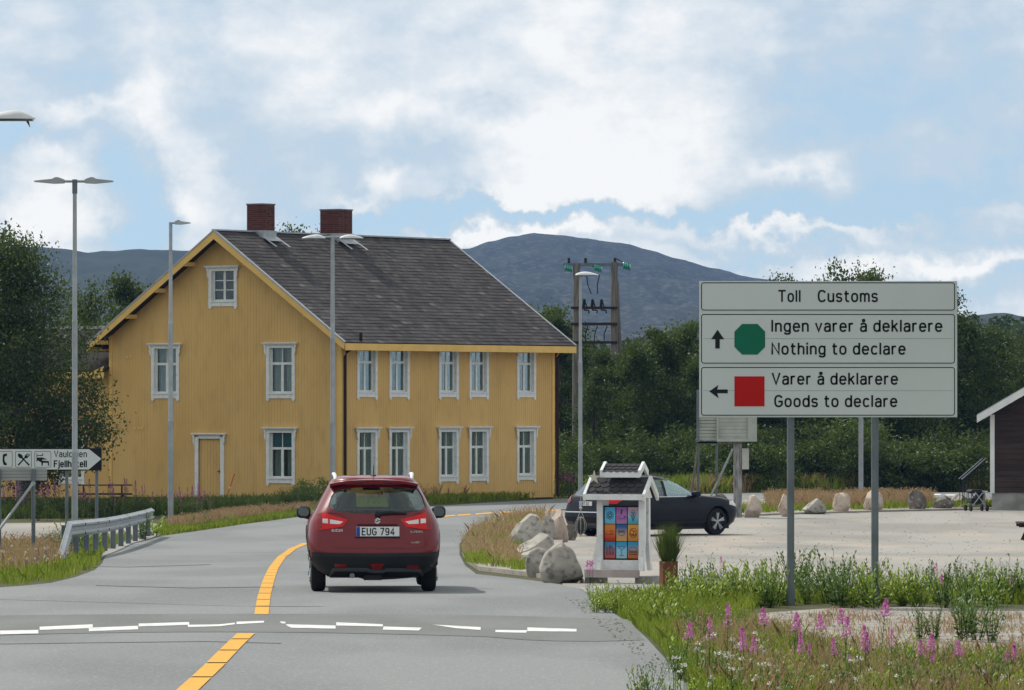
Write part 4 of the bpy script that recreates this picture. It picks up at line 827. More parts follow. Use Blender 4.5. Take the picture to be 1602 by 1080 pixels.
# ------------------------------------------------------------ menu kiosk
KD = GD(913); ks = F/KD; kg = G(KD)+.0
kio = thing('menu_board', ((968-CX)/ks, KD, kg), R(-20), 'white wooden menu board with small dark shingled roof and nine colourful pictures', 'notice board')
kz = lambda py: (913-py)/ks
kx = lambda px: (px-968)/ks/math.cos(R(20))
shing = mat('roof_shingle', (.05, .05, .054), .9, (.036, .036, .039), 20, 5, .3, 60, obj_var=.1, spec=.2)
def framekit(x):
    mb = MB(); t = .03                               # an end frame: two posts that flare at the foot, seen from the side
    mb.prism([(-.02, kz(770)), (-.10, kz(770)), (-.10, kz(845)), (-.13, kz(870)), (-.20, kz(893)), (-.10, kz(893)), (-.06, kz(868)), (-.02, kz(845))], x-t, x+t, Matrix(((0, 1, 0, 0), (1, 0, 0, 0), (0, 0, 1, 0), (0, 0, 0, 1))))
    mb.prism([(.10, kz(770)), (.18, kz(770)), (.18, kz(845)), (.22, kz(870)), (.30, kz(893)), (.20, kz(893)), (.14, kz(868)), (.10, kz(845))], x-t, x+t, Matrix(((0, 1, 0, 0), (1, 0, 0, 0), (0, 0, 1, 0), (0, 0, 0, 1))))
    mb.box(x-t-.002, x+t+.002, -.1, .18, kz(778), kz(770)+.01); return mb
xl, xr = kx(943), kx(1008)
for x in (xl, xr):
    framekit(x).build('end_frame', whitep, kio)
    mb = MB(); mb.prism([(x-.045, kz(770)), (x+.045, kz(770)), (x+.045, kz(850)), (x+.045*(1), kz(893)), (x-.045-(.10 if x < 0 else 0.02), kz(893)), (x-.045-(.04 if x < 0 else .0), kz(865)), (x-.045, kz(840))], -.135, -.102); mb.build('front_post', whitep, kio)
MB().box(kx(925), kx(1006), -.30, -.16, kz(903), kz(891)).build('bench_board', mat('pinkish_board', (.48, .42, .41), .8, (.36, .31, .30), 4, 6), kio)
MB().box(kx(944), kx(1004), -.10, -.04, kz(891), kz(876)).build('lower_board', whitep, kio)
for x in (kx(928), kx(938)): MB().box(x-.04, x+.04, -.25, .25, 0, kz(903)).build('foot_block', wood_grey, kio)
MB().box(kx(1000), kx(1024), -.2, .35, 0, kz(901)).build('foot_block', concrete, kio)
MB().box(xl+.031, xr-.031, -.075, -.05, kz(877), kz(791)).build('backboard', black, kio)
sky1 = {}
def flat(n, c): return mat(n, c, .5, tuple(v*.92 for v in c), 6, 3)
pal = [((.10, .38, .62), (.16, .48, .66)), ((.30, .12, .36), (.42, .20, .42)), ((.45, .30, .36), (.06, .42, .50)), ((.60, .22, .05), (.45, .04, .02)), ((.03, .12, .30), (.62, .34, .10)), ((.62, .30, .06), (.55, .22, .05)), ((.05, .22, .38), (.48, .10, .08)), ((.04, .30, .55), (.35, .55, .62)), ((.04, .28, .45), (.50, .14, .02))]
pw, ph = (xr-xl-.11)/3, (kz(793)-kz(874))/3
def ring(mb, cx_, cz_, r, t=.006, y0=-.0045, y1=-.002, a0=0, a1=360, e=1):
    n = 18; pr = []
    for i in range(n): 
        p = [(cx_+rr*math.cos(R(a)), cz_+rr*e*math.sin(R(a))) for rr, a in ((r, a0+(a1-a0)*i/n), (r, a0+(a1-a0)*(i+1)/n), (r-t, a0+(a1-a0)*(i+1)/n), (r-t, a0+(a1-a0)*i/n))]
        mb.add([(q[0], y0, q[1]) for q in p], [(0, 1, 2, 3)])
def line(mb, a, b, t=.006, y0=-.0045):
    d = Vector((b[0]-a[0], b[1]-a[1])); n = Vector((-d.y, d.x)).normalized()*t/2
    mb.add([(a[0]+n.x, y0, a[1]+n.y), (b[0]+n.x, y0, b[1]+n.y), (b[0]-n.x, y0, b[1]-n.y), (a[0]-n.x, y0, a[1]-n.y)], [(0, 1, 2, 3)])
inkc = [(.02, .05, .12), (.12, .02, .14), (.03, .1, .22), (.30, .04, .01), (.02, .06, .16), (.10, .02, .01), (.05, .01, .02), (.03, .05, .12), (.12, .05, .01)]
lab9 = ['blue picture with a rosette', 'purple picture with a cup', 'picture with an ice cream cone', 'orange picture with a sandwich', 'blue and orange picture with a bowl', 'orange picture with a round plate', 'blue and red picture of chips', 'blue picture with a cocktail glass', 'picture with a burger']
for i in range(9):
    r_, c = divmod(i, 3); x = xl+.055+pw*(c+.5); z = kz(793)-ph*(r_+.5); a, b = pal[i]
    gm = flat('picture_print_%d' % i, a); g_ = gm.node_tree; gc = g_.nodes.new('ShaderNodeTexCoord'); gx = g_.nodes.new('ShaderNodeSeparateXYZ'); gr_ = g_.nodes.new('ShaderNodeValToRGB'); g_.links.new(gc.outputs['Generated'], gx.inputs[0]); g_.links.new(gx.outputs[2], gr_.inputs[0]); g_.links.new(gr_.outputs[0], g_.nodes['Principled BSDF'].inputs['Base Color'])
    gr_.color_ramp.elements[0].position = .1; gr_.color_ramp.elements[0].color = (*[v*.9 for v in b], 1); gr_.color_ramp.elements[1].position = .85; gr_.color_ramp.elements[1].color = (*a, 1)
    e_ = gr_.color_ramp.elements.new(.5); e_.color = (*[(u+v)*.62 for u, v in zip(a, b)], 1)
    pn = MB().box(-pw/2+.008, pw/2-.008, 0, .012, -ph/2+.005, ph/2-.005).build('picture', gm, kio, (x, -.09, z)); pn['label'] = lab9[i]
    mb = MB(); s = pw
    if i == 0:
        for k in range(8): ring(mb, s*.22*math.cos(k*.785), s*.22*math.sin(k*.785), s*.12)
        ring(mb, 0, 0, s*.13)
    elif i == 1: ring(mb, 0, -.05*s, s*.3, a0=180, a1=360, e=.8); ring(mb, 0, -.05*s, s*.3, e=.25); ring(mb, .33*s, -.12*s, s*.1); ring(mb, 0, -.3*s, s*.36, e=.2); line(mb, (-.04*s, .1*s), (.04*s, .5*s), .02)
    elif i == 2: line(mb, (-.18*s, 0), (0, -.5*s)); line(mb, (.18*s, 0), (0, -.5*s)); line(mb, (-.1*s, 0), (.05*s, -.35*s)); line(mb, (.1*s, 0), (-.05*s, -.35*s)); ring(mb, -.1*s, .12*s, .14*s); ring(mb, .1*s, .12*s, .14*s); ring(mb, 0, .3*s, .14*s)
    elif i == 3: ring(mb, -.05*s, .0, .34*s, e=.4); ring(mb, .15*s, .05*s, .15*s); line(mb, (-.4*s, -.15*s), (.35*s, -.15*s))
    elif i == 4: ring(mb, 0, .05*s, .3*s, a0=180, a1=360); [ring(mb, (k-2)*.12*s, .1*s, .09*s) for k in range(5)]
    elif i == 5: ring(mb, 0, 0, .36*s, e=1.1); ring(mb, -.1*s, .0, .14*s, e=2); ring(mb, .12*s, -.05*s, .12*s, e=2); line(mb, (-.36*s, -.1*s), (.36*s, -.1*s))
    elif i == 6:
        for k in range(6): line(mb, ((k-2.5)*.12*s, -.4*s), ((k-2.5)*.14*s+.03*s, (.35-.1*(k % 3))*s), .008)
        ring(mb, 0, .25*s, .1*s)
    elif i == 7: line(mb, (-.32*s, .3*s), (.32*s, .3*s)); line(mb, (-.32*s, .3*s), (0, -.02*s)); line(mb, (.32*s, .3*s), (0, -.02*s)); line(mb, (0, 0), (0, -.45*s)); line(mb, (-.2*s, -.45*s), (.2*s, -.45*s))
    else: ring(mb, 0, -.02*s, .36*s, a0=0, a1=180, e=.8); line(mb, (-.38*s, -.08*s), (.38*s, -.08*s), .012); line(mb, (-.38*s, -.2*s), (.38*s, -.2*s), .01); line(mb, (-.33*s, -.34*s), (.33*s, -.34*s), .012)
    mb.build('line_drawing', flat('picture_ink_%d' % i, inkc[i]), pn)
def kroof(x0, x1, zr, ze, dy, yc, nx_, nz_):
    """gable roof with ridge along x; shingles one by one on the front slope"""
    for s in (-1, 1):
        mb = MB(); y1 = yc+s*dy; mb.add([(x0, yc, zr), (x1, yc, zr), (x1, y1, ze), (x0, y1, ze), (x0, yc, zr-.035), (x1, yc, zr-.035), (x1, y1, ze-.035), (x0, y1, ze-.035)], [(0, 1, 2, 3), (7, 6, 5, 4), (0, 4, 5, 1), (1, 5, 6, 2), (2, 6, 7, 3), (3, 7, 4, 0)])
        mb.build('roof_deck', wood_dark, kio)
        dv = Vector((0, s*dy, ze-zr)); nrm = Vector((0, (zr-ze)*s, dy)).normalized(); cw = (x1-x0)/nx_
        for r_ in range(nz_):
            for c in range(nx_+(r_ % 2)):
                xa = x0+cw*(c-(.5 if r_ % 2 else 0)); xb = xa+cw; xa, xb = max(xa, x0)+.003, min(xb, x1)-.003
                if xb-xa < .02: continue
                t0, t1 = r_/nz_, (r_+1)/nz_+.06; pa = Vector((0, yc, zr))+dv*t0+nrm*.006; pb = Vector((0, yc, zr))+dv*t1+nrm*.018; pc = Vector((0, yc, zr))+dv*(t1-.09)+nrm*.016; w_ = xb-xa
                q = [(xa, pa.y, pa.z), (xb, pa.y, pa.z), (xb, pc.y, pc.z), (xb-w_*.28, pb.y, pb.z), (xa+w_*.28, pb.y, pb.z), (xa, pc.y, pc.z)]
                q2 = [(v[0], v[1]-nrm.y*.008, v[2]-nrm.z*.008) for v in q]
                MB().add(q+q2, [(0, 1, 2, 3, 4, 5)]+[(i, (i+1) % 6, (i+1) % 6+6, i+6) for i in range(6)]) if False else None
                mm = MB(); mm.add(q+q2, [(0, 1, 2, 3, 4, 5)]+[(i+6, (i+1) % 6+6, (i+1) % 6, i) for i in range(6)]); mm.build('shingle', shing, kio)
    for x in (x0, x1):
        mb = MB(); e = .018; q = []
        for xx in (x-.02, x+.02):
            q += [(xx, yc-dy-.02, ze-.07), (xx, yc-dy-.02, ze+.03), (xx, yc, zr+.035), (xx, yc+dy+.02, ze+.03), (xx, yc+dy+.02, ze-.07), (xx, yc, zr-.06)]
        mb.add(q, [(0, 1, 2, 5), (5, 2, 3, 4), (6, 11, 8, 7), (11, 10, 9, 8)]+[(i, (i+1) % 6, (i+1) % 6+6, i+6) for i in range(6)]); mb.build('barge_board', whitep, kio)
kroof(kx(924), kx(1016), kz(748), kz(776), .30, .04, 7, 4)
MB().box(kx(922), kx(1014), -.29, -.25, kz(782), kz(773)).build('fascia', whitep, kio)
MB().prism([(-.16, kz(779)), (.24, kz(779)), (.04, kz(757))], kx(1009), kx(1012), Matrix(((0, 1, 0, 0), (1, 0, 0, 0), (0, 0, 1, 0), (0, 0, 0, 1)))).build('gable_panel', whitep, kio)
kroof(kx(945), kx(1004), kz(726), kz(739), .17, .06, 6, 3)
MB().box(kx(946), kx(1004), -.12, -.09, kz(747), kz(738)).build('fascia', whitep, kio)
for x in (kx(955), kx(996)): MB().box(x-.02, x+.02, .03, .07, kz(752), kz(735)).build('short_leg', whitep, kio)
# star ornament and hanging net float
st = thing('star_ornament', (kio.location.x-.36, KD-.05, kg+kz(757)), R(-20), 'small pale starfish ornament standing at the left ridge end of the menu board', 'ornament')
mb = MB(); pr = []
for k in range(10): r_ = .10 if k % 2 == 0 else .035; pr.append((r_*math.sin(k*math.pi/5), .09+r_*math.cos(k*math.pi/5)))
mb.prism(pr[::-1], -.015, .015); mb.build('star', mat('pale_shell', (.55, .52, .42), .8), st)
hx_, hy_ = (908.5-CX)*(KD-.35)/F, KD-.35; hp = (kz(779)-kz(838))
fl = thing('hanging_float', (hx_, hy_, kg+kz(840)), 0, 'dark net float hanging on a string from the left eave of the menu board', 'ornament')
FS = (KD-.35)/F
MB().ball((0, 0, 18*FS), 10*FS, 12, 9, (.8, .8, 1.35)).build('float', mat('dark_float', (.05, .055, .06), .6, (.03, .03, .035), 20), fl, smooth='all')
mb = MB()
for k in range(8):
    a = 2*math.pi*k/8; mb.tube([(8.6*FS*math.cos(a)*math.sin(t)*1.02, 8.6*FS*math.sin(a)*math.sin(t)*1.02, 18*FS-14*FS*math.cos(t)) for t in [i*math.pi/8 for i in range(9)]], .0035, 4)
for sg_ in (-1, 1): mb.tube([(sg_*6*FS, 0, 27*FS), (0, 0, 43*FS)], .004, 4)
mb.tube([(0, 0, 43*FS), (0, 0, 64*FS)], .004, 4); mb.ball((0, 0, 46*FS), 2.6*FS); mb.ball((0, 0, 3*FS), 2.2*FS)
mb.build('net_cord', mat('pale_rope', (.5, .48, .42), .8), fl)
# planter
PDn = GD(921); ps = F/PDn; plt = thing('rust_planter', ((1046-CX)/ps, PDn, G(PDn)), R(12), 'square rusty brown planter with tall wispy grass beside the menu board', 'planter')
rust = mat('rusty_steel', (.16, .062, .03), .85, (.09, .035, .02), 6, 7, .2, 30); hw = 12/ps
mb = MB(); hh = 43/ps
for s, (a, b, c, d) in enumerate(((-hw, hw, -hw, -hw+.015), (-hw, hw, hw-.015, hw), (-hw, -hw+.015, -hw+.015, hw-.015), (hw-.015, hw, -hw+.015, hw-.015))): MB().box(a, b, c, d, 0, hh).build('side_panel', rust, plt)
MB().box(-hw+.015, hw-.015, -hw+.015, hw-.015, 0, hh-.03).build('soil', dirt, plt)

# ------------------------------------------------------------ lamps
lampw = mat('lamp_housing', (.62, .63, .64), .35); lampg = mat('lamp_glass', (.10, .12, .14), .25)
def pole(root, h, r0=.075, r1=.045, joint=(.33, .66)):
    mb = MB(); mb.tube([(0, 0, -.2), (0, 0, h*joint[0])], r0, 14); mb.build('pole', galv, root, smooth=True)
    mb = MB(); mb.tube([(0, 0, h*joint[0]), (0, 0, h*joint[0]+.06), (0, 0, h*joint[1])], [r0+.008, r0*.86, r0*.86], 14); mb.build('pole_section', galv, root, smooth=True)
    mb = MB(); mb.tube([(0, 0, h*joint[1]), (0, 0, h*joint[1]+.05), (0, 0, h)], [r0*.95, r1+.008, r1], 14); mb.build('pole_top', galv, root, smooth=True)
def cobra(root, x0, x1, z, bulge=.8):
    """rounded white lamp head from the pole outwards"""
    n = 10; mb = MB(); mb2 = MB(); L_ = x1-x0
    for i in range(n+1):
        t = i/n; x = x0+L_*t; hh = (.035+.085*math.sin(math.pi*min(1, t*1.03)**bulge))*(1 if t < .97 else .5); wd = .05+.11*math.sin(math.pi*(t*.85+.1))
        for k in range(9): a = math.pi*k/8; mb.v.append((x, wd*math.cos(a), z+hh*math.sin(a)))
    mb.f = [(i*9+k, i*9+k+1, (i+1)*9+k+1, (i+1)*9+k) for i in range(n) for k in range(8)]+[tuple(range(9)), tuple(n*9+k for k in range(9))]; mb.m = [0]*len(mb.f)
    hd_ = mb.build('lamp_head', lampw, root, smooth=True)
    xa, xb = sorted((x0+L_*.03, x1-L_*.03)); mb2.box(xa, xb, -.10, .10, z-.025, z-.002); mb2.build('lamp_glass', lampg, hd_)
    return hd_
def led(root, x0, x1, z):
    mb = MB(); s = 1 if x1 > x0 else -1; mb.tube([(0, 0, z), (x0, 0, z)], .028, 8)
    mb.prism([(x0, z-.04), (x0+s*.35*abs(x1-x0), z-.05), (x1, z-.012), (x1, z+.012), (x0+s*.4*abs(x1-x0), z+.05), (x0+s*.3*abs(x1-x0), z+.085), (x0+s*.2*abs(x1-x0), z+.085), (x0, z+.04)] if s > 0 else [(x0, z-.04), (x0, z+.04), (x0-.2*abs(x1-x0), z+.085), (x0-.3*abs(x1-x0), z+.085), (x0-.4*abs(x1-x0), z+.05), (x1, z+.012), (x1, z-.012), (x0-.35*abs(x1-x0), z-.05)], -.12, .12)
    return mb.build('lamp_head', lampw if False else galv, root)
def lampthing(px, D, label): return thing('street_lamp', ((px-CX)*D/F, D, G(D)), 0, label, 'street lamp', 'street lamps along the road')
def zz(py, D): return CZ-(py-HY)*D/F-G(D)
D = 122.; l = lampthing(117, D, 'tall lamp with two flat heads standing in front of the hotel sign'); h = zz(281, D); pole(l, h, .068, .042, (.27, .62)); led(l, .22, 60*D/F, h-.04); led(l, -.22, -63*D/F, h-.04); MB().tube([(0, 0, h-.3), (0, 0, h)], .055, 12).build('pole_cap', galvd, l)
D = 170.; l = lampthing(267, D, 'lamp with one small flat head in front of the left gable windows'); h = zz(348, D); pole(l, h, .085, .05, (.33, .66)); led(l, .12, 31*D/F, h-.02)
D = 176.; l = lampthing(520.5, D, 'lamp with two rounded white heads in front of the house roof'); h = zz(368, D); pole(l, h, .085, .06, (.33, .63)); cobra(l, .22, 48*D/F, h-.1); cobra(l, -.22, -48*D/F, h-.1); MB().tube([(-.25, 0, h-.06), (.25, 0, h-.06)], .035, 8).build('cross_arm', galv, l)
D = 186.; l = lampthing(908, D, 'lamp with one rounded white head right of the yellow house'); h = zz(428, D); pole(l, h, .075, .045, (.26, .62)); cobra(l, -.16, 28*D/F, h-.06)
D = 205.; l = lampthing(1347, D, 'lamp pole seen below the customs sign in front of the trees'); h = zz(462, D); pole(l, h, .085, .055, (.42, .7)); cobra(l, -.1, .6, h)
D = 75.; l = lampthing(-62, D, 'near lamp whose single pale head reaches into the top left corner'); h = zz(190, D); pole(l, h, .07, .045); cobra(l, .05, 117*D/F, h+.03, 2.4); MB().tube([(106*D/F, 0, h+.0), (109*D/F, 0, h-.07), (104*D/F, 0, h-.0)], .012, 5).build('clip', galvd, l)

# ------------------------------------------------------------ guardrail
ga, gb = Vector(((106-CX)*107/F, 107.)), Vector(((237-CX)*148/F, 148.))
gr = thing('guardrail', (ga.x, ga.y, 0), 0, 'galvanised steel guardrail along the left edge of the road', 'guardrail')
gd = (gb-ga); prof = [(0, .155), (.03, .13), (.085, .10), (.085, .065), (.02, .03), (.02, -.03), (.085, -.065), (.085, -.10), (.03, -.13), (0, -.155)]
nseg = 8
for k in range(nseg):
    mb = MB(); rows = []
    for t in (k/nseg, (k+1)/nseg-.002):
        p = gd*t; z = G(ga.y+p.y)+.60; rows.append((p, z))
    for (p, z) in rows:
        for (a, b) in prof: mb.v.append((p.x+a+(.004 if k % 2 else 0), p.y, z+b))
    for (p, z) in rows:
        for (a, b) in prof: mb.v.append((p.x+a-.006+(.004 if k % 2 else 0), p.y, z+b))
    n = len(prof); mb.f = [(i, i+1, n+i+1, n+i) for i in range(n-1)]+[(2*n+i, 3*n+i, 3*n+i+1, 2*n+i+1) for i in range(n-1)]+[(0, n, 3*n, 2*n), (n-1, 3*n-1, 4*n-1, 2*n-1)]; mb.m = [0]*len(mb.f)
    bmm = mb.build('rail_beam', galv, gr)
    mb = MB(); p = rows[1][0]; z = rows[1][1]
    for dz in (.085, -.085):
        for dy in (-.25, -.12): mb.tube([(p.x+.085, p.y+dy, z+dz), (p.x+.10, p.y+dy, z+dz)], .02, 6)
    mb.build('bolts', blackp, bmm)
for k in range(11):
    p = gd*(k/10*.985+.01); z = G(ga.y+p.y)
    MB().box(p.x-.13, p.x-.02, p.y-.06, p.y+.06, z-.1, z+.68).build('post', galvd, gr)
    MB().box(p.x-.135-.0, p.x-.125, p.y-.08, p.y+.08, z-.1, z+.68).build('post_flange', galv, gr)
p0 = Vector((0, 0, G(ga.y)+.60)); e = Vector((.0, -2.2, G(104.8)+.02))
mb = MB()
for q in (p0, e):
    for (a, b) in prof: mb.v.append((q.x+a, q.y, q.z+b))
n = len(prof); mb.f = [(i, i+1, n+i+1, n+i) for i in range(n-1)]; mb.m = [0]*len(mb.f); o = mb.build('end_ramp', galv, gr); so_ = o.modifiers.new('t', 'SOLIDIFY'); so_.thickness = .012
# ------------------------------------------------------------ hotel sign and road sign seen from behind
def sup(root, x, y, z0, z1, r=.035): return MB().tube([(x, y, z0), (x, y, z1)], r, 12).build('post', galvd, root, smooth=True)
D = 133.; s1 = F/D; hs = thing('hotel_sign', ((60-CX)/s1, D, G(D)), 0, 'white arrow sign with phone, cutlery and bed symbols pointing right to the mountain hotel', 'road sign')
hx = lambda px: (px-60)/s1
hz = lambda py: CZ-(py-HY)/s1-G(D)
MB().box(hx(-95), hx(159), 0, .03, hz(736.5), hz(701.5)).build('board', black, hs)
MB().prism([(hx(-93), hz(734.7)), (hx(139), hz(734.7)), (hx(158.5), hz(718.2)), (hx(139.5), hz(703)), (hx(-93), hz(703))], -.004, -.001).build('arrow_face', mat('sign_white', (.62, .66, .66), .5, (.60, .64, .64)), hs)
for a, b in ((-62, -38), (-34, -9), (-6, 19.5), (24, 49.5), (54, 80)):
    mb = MB(); rframe(mb, hx(a), hx(b), hz(731.5), hz(706), .03, .01, -.006, -.0045); mb.build('symbol_frame', black, hs)
def pp(pts, cx_, cz_, k=8.9): return [(hx(0)-hx(0)+hx(cx_+(a-0)/k), hz(cz_+b/k)) for a, b in pts]
Q = lambda pts: [(hx(a/8.9), hz(690+b/8.9)) for a, b in pts][::-1]
def sym(name, polys):
    mb = MB()
    for q in polys: mb.prism(Q(q), -.006, -.0045)
    mb.build(name, black, hs)
sym('phone_symbol', [[(38, 200), (50, 182), (98, 175), (98, 205), (80, 215), (68, 215), (62, 250), (68, 290), (98, 320), (92, 340), (50, 335), (36, 280)]])
sym('spoon_symbol', [[(248, 185), (258, 175), (285, 180), (315, 205), (320, 230), (345, 262), (415, 330), (400, 348), (325, 268), (300, 245), (270, 238), (250, 210)]])
sym('fork_symbol', [[(415, 185), (425, 190), (400, 220), (380, 240), (350, 245), (262, 345), (245, 330), (340, 232), (345, 205), (385, 170), (392, 176), (368, 205), (374, 210), (402, 178), (410, 184), (382, 215), (388, 218)]])
sym('bed_symbol', [[(510, 172), (518, 172), (518, 200), (590, 195), (590, 172), (600, 172), (600, 208), (518, 210), (518, 232), (590, 230), (660, 258), (585, 262), (590, 275), (680, 280), (685, 345), (668, 345), (664, 305), (600, 305), (594, 345), (578, 345), (575, 300), (520, 270), (518, 288), (508, 288)]])
text('Vauldalen', hx(136)-hx(84.5), 9.2/s1, black, hs, (hx(84.5), -.0055, hz(715)), bold=.0)
text('Fjellhotell', hx(136)-hx(84), 9.2/s1, black, hs, (hx(84), -.0055, hz(730.5)), bold=.03)
for px in (104, 151, -20): sup(hs, hx(px), .07, -.2, hz(702), .038)
D = 114.; s2 = F/D; bs_ = thing('sign_back', ((40-CX)/s2, D, G(D)), 0, 'grey ribbed back of a road sign on braced steel posts at the left edge', 'road sign')
bx = lambda px: (px-40)/s2
bz = lambda py: CZ-(py-HY)/s2-G(D)
ribm = mat('sign_back_metal', (.36, .37, .36), .5, (.30, .31, .30), 2, 3, metal=.2)
for k in range(4): a = 732.5+k*5; MB().box(bx(-70), bx(73.5), 0, .03, bz(a+4.4), bz(a)).build('rib_panel', ribm, bs_)
MB().box(bx(-70), bx(73), .031, .035, bz(752), bz(733)).build('back_face', galvd, bs_)
for px in (52.5, -1): sup(bs_, bx(px), -.04, -.2, bz(734), .04)
MB().tube([(bx(52), -.09, bz(757)), (bx(-14), -.5, bz(850))], .03, 8).build('brace', galv, bs_); MB().tube([(bx(52), -.09, bz(757)), (bx(52), 0, bz(757))], .05, 8).build('clamp', galv, bs_)
# ------------------------------------------------------------ billboard back, post and box
D = 172.; s3 = F/D; bb = thing('billboard_back', ((1136-CX)/s3, D, G(D)), 0, 'pale boarded back of an information board behind the lower left corner of the customs sign', 'notice board')
qx = lambda px: (px-1136)/s3
qz = lambda py: CZ-(py-HY)/s3-G(D)
pbm = mat('pale_board', (.40, .42, .38), .8, (.33, .35, .31), 3, 5)
for k in range(14):
    a = 622+k*5.2
    if a < 690: MB().box(qx(1090), qx(1122), .1, .14, qz(a+4.4), qz(a)).build('slat', pbm, bb)
for k in range(12):
    a = 622+k*5.6
    if a < 685: MB().box(qx(1124), qx(1170), -.02, .02, qz(a+5.3), qz(a)).build('slat', pbm, bb)
MB().box(qx(1170.2), qx(1184), -.10, .25, qz(691), qz(620)).build('side_panel', pbm, bb); MB().box(qx(1121), qx(1184), -.12, -.03, qz(691), qz(687)).build('bottom_rail', pbm, bb); MB().box(qx(1121), qx(1124), -.10, .0, qz(687), qz(620)).build('edge_board', pbm, bb)
MB().box(qx(1089), qx(1160), .10, .15, qz(695), qz(690.5)).build('bottom_rail', wood_grey, bb); MB().box(qx(1090), qx(1094), .02, .09, qz(692), qz(610)).build('edge_board', galvd, bb)
MB().box(qx(1148), qx(1161), .16, .30, -.2, qz(691)).build('wooden_post', mat('flaking_post', (.36, .35, .35), .9, (.13, .12, .12), 3, 8, .3, 20, stretch=(6, 6, .8)), bb)
MB().box(qx(1161.2), qx(1172), .12, .34, qz(734.5), qz(702)).build('junction_box', mat('pale_box', (.46, .47, .42), .6), bb)
for a, b, c, d, m in ((1093, 694, 1081, 768, wood_grey), (1093, 694, 1093, 765, galvd), (1122, 694, 1122, 760, galvd), (1147, 703, 1112, 764, galv)): MB().tube([(qx(a), .2, qz(b)), (qx(c), .6, qz(d)-.3)], .035, 8).build('support', m, bb)
# ------------------------------------------------------------ transformer frame
D = 232.; s4 = F/D; tf = thing('transformer_frame', ((935-CX)/s4, D, G(D)), 0, 'weathered two pole transformer stand with green glass insulators above the trees', 'power pole')
tx_ = lambda px: (px-935)/s4
tz = lambda py: CZ-(py-HY)/s4-G(D)
for px, top in ((902, 412), (961, 410)): MB().tube([(tx_(px), 0, 0), (tx_(px), 0, tz(top))], [.19, .14], 12).build('wooden_pole', wood_grey, tf, smooth=True)
MB().tube([(tx_(978), .6, 0), (tx_(964), .1, tz(440))], [.15, .10], 10).build('stay_pole', wood_grey, tf, smooth=True)
MB().tube([(tx_(917), .6, 0), (tx_(905), .1, tz(500))], [.12, .09], 10).build('stay_pole', wood_grey, tf, smooth=True)
MB().box(tx_(881), tx_(985), -.06, .06, tz(417), tz(412)).build('cross_arm', galvd, tf)
for a, b in ((480, 484), (505, 509.5), (534, 538)): MB().box(tx_(893), tx_(966), -.22, -.14, tz(b), tz(a)).build('cross_beam', wood_dark, tf)
gins = mat('green_glass_insulator', (.05, .42, .34), .15, (.03, .3, .25), 20, coat=1.0)
for px, py in ((889, 420), (935.5, 420), (980.5, 417)):
    mb = MB()
    for k in range(4): mb.ball((tx_(px+(k-1.5)*3.0), 0, tz(py+(k-1.5)*.8)), .15, 10, 6, (.32, 1, 1))
    mb.build('insulator', gins, tf, smooth='all')
for px in (890, 916, 962): MB().tube([(tx_(px), 0, tz(413)), (tx_(px), 0, tz(404))], .055, 8).build('arrester', blackp, tf)
for px in (915, 928, 942):
    mb = MB(); mb.tube([(tx_(px-2), -.2, tz(480)), (tx_(px-1), -.25, tz(469))], .06, 8); mb.tube([(tx_(px+3), -.2, tz(480)), (tx_(px-1), -.25, tz(468))], .03, 6); mb.tube([(tx_(px-2), -.2, tz(485)), (tx_(px+6), -.25, tz(486)), (tx_(px+6), -.2, tz(490))], .035, 6); mb.build('fuse', blackp, tf)
mb = MB()
for a in ((918, 432, 925, 460), (938, 430, 935, 460), (920, 510, 916, 534), (935, 510, 930, 534), (950, 510, 945, 534), (918, 413, 937, 420), (962, 404, 985, 414)): mb.tube([(tx_(a[0]), 0, tz(a[1])), (tx_((a[0]+a[2])/2-2), .05, tz((a[1]+a[3])/2)), (tx_(a[2]), 0, tz(a[3]))], .022, 5)
mb.build('cables', blackp, tf)['kind'] = 'stuff'
# ------------------------------------------------------------ cabin on the right
D = 182.; s5 = F/D; cb = thing('brown_cabin', ((1549-CX)/s5, D, G(D)), -R(6.2), 'brown timber cabin with white corner board and white roof edge at the right edge', 'cabin')
ux = lambda px: (px-1549)/s5
uz = lambda py: CZ-(py-HY)/s5-G(D)
CW = 7.0; zt = lambda x: uz(650)+(x-ux(1530))*(650-608)/(1602-1530)
n = 17; z0 = uz(771); ph_ = (uz(622)-z0)/n
for k in range(n+9):
    za, zb = z0+k*ph_, z0+(k+1)*ph_-.012
    xa = .14
    if zb > uz(640): xa = max(.14, (zb-uz(650))/((650-608)/(1602-1530))+ux(1530)+.16)
    if xa > CW/2: break
    MB().box(xa, CW-xa+.14, -.02, .0, za, zb).build('plank', cabinwood, cb)
MB().prism([(.05, z0), (CW+.1, z0), (CW+.1, zt(.05)-.2), (CW/2+.07, zt(CW/2)-.3), (.05, zt(.05)-.2)], .002, 8).build('wall', cabinwood, cb)
MB().box(0, .14, -.035, .001, z0-.02, uz(649)).build('corner_board', white, cb)
MB().box(.05, CW+.1, .03, 8, 0, z0-.001).build('foundation', concrete, cb)
for sgn_ in (1, -1):
    xc = CW/2+.07; xe = ux(1529); f = lambda x: x if sgn_ == 1 else 2*xc-x
    mb = MB(); q = [(f(xe), zt(xe)-.12), (f(xc), zt(xc)-.12), (f(xc), zt(xc)+.04), (f(xe), zt(xe)+.04)]; q = q if sgn_ == 1 else q[::-1]; mb.prism(q, -.5, 8.4); mb.build('roof', zinc, cb)
    mb = MB(); q = [(f(xe), zt(xe)-.22), (f(xc), zt(xc)-.22), (f(xc), zt(xc)-.0), (f(xe), zt(xe)-.0)]; q = q if sgn_ == 1 else q[::-1]; mb.prism(q, -.54, -.502); mb.build('barge_board', white, cb)
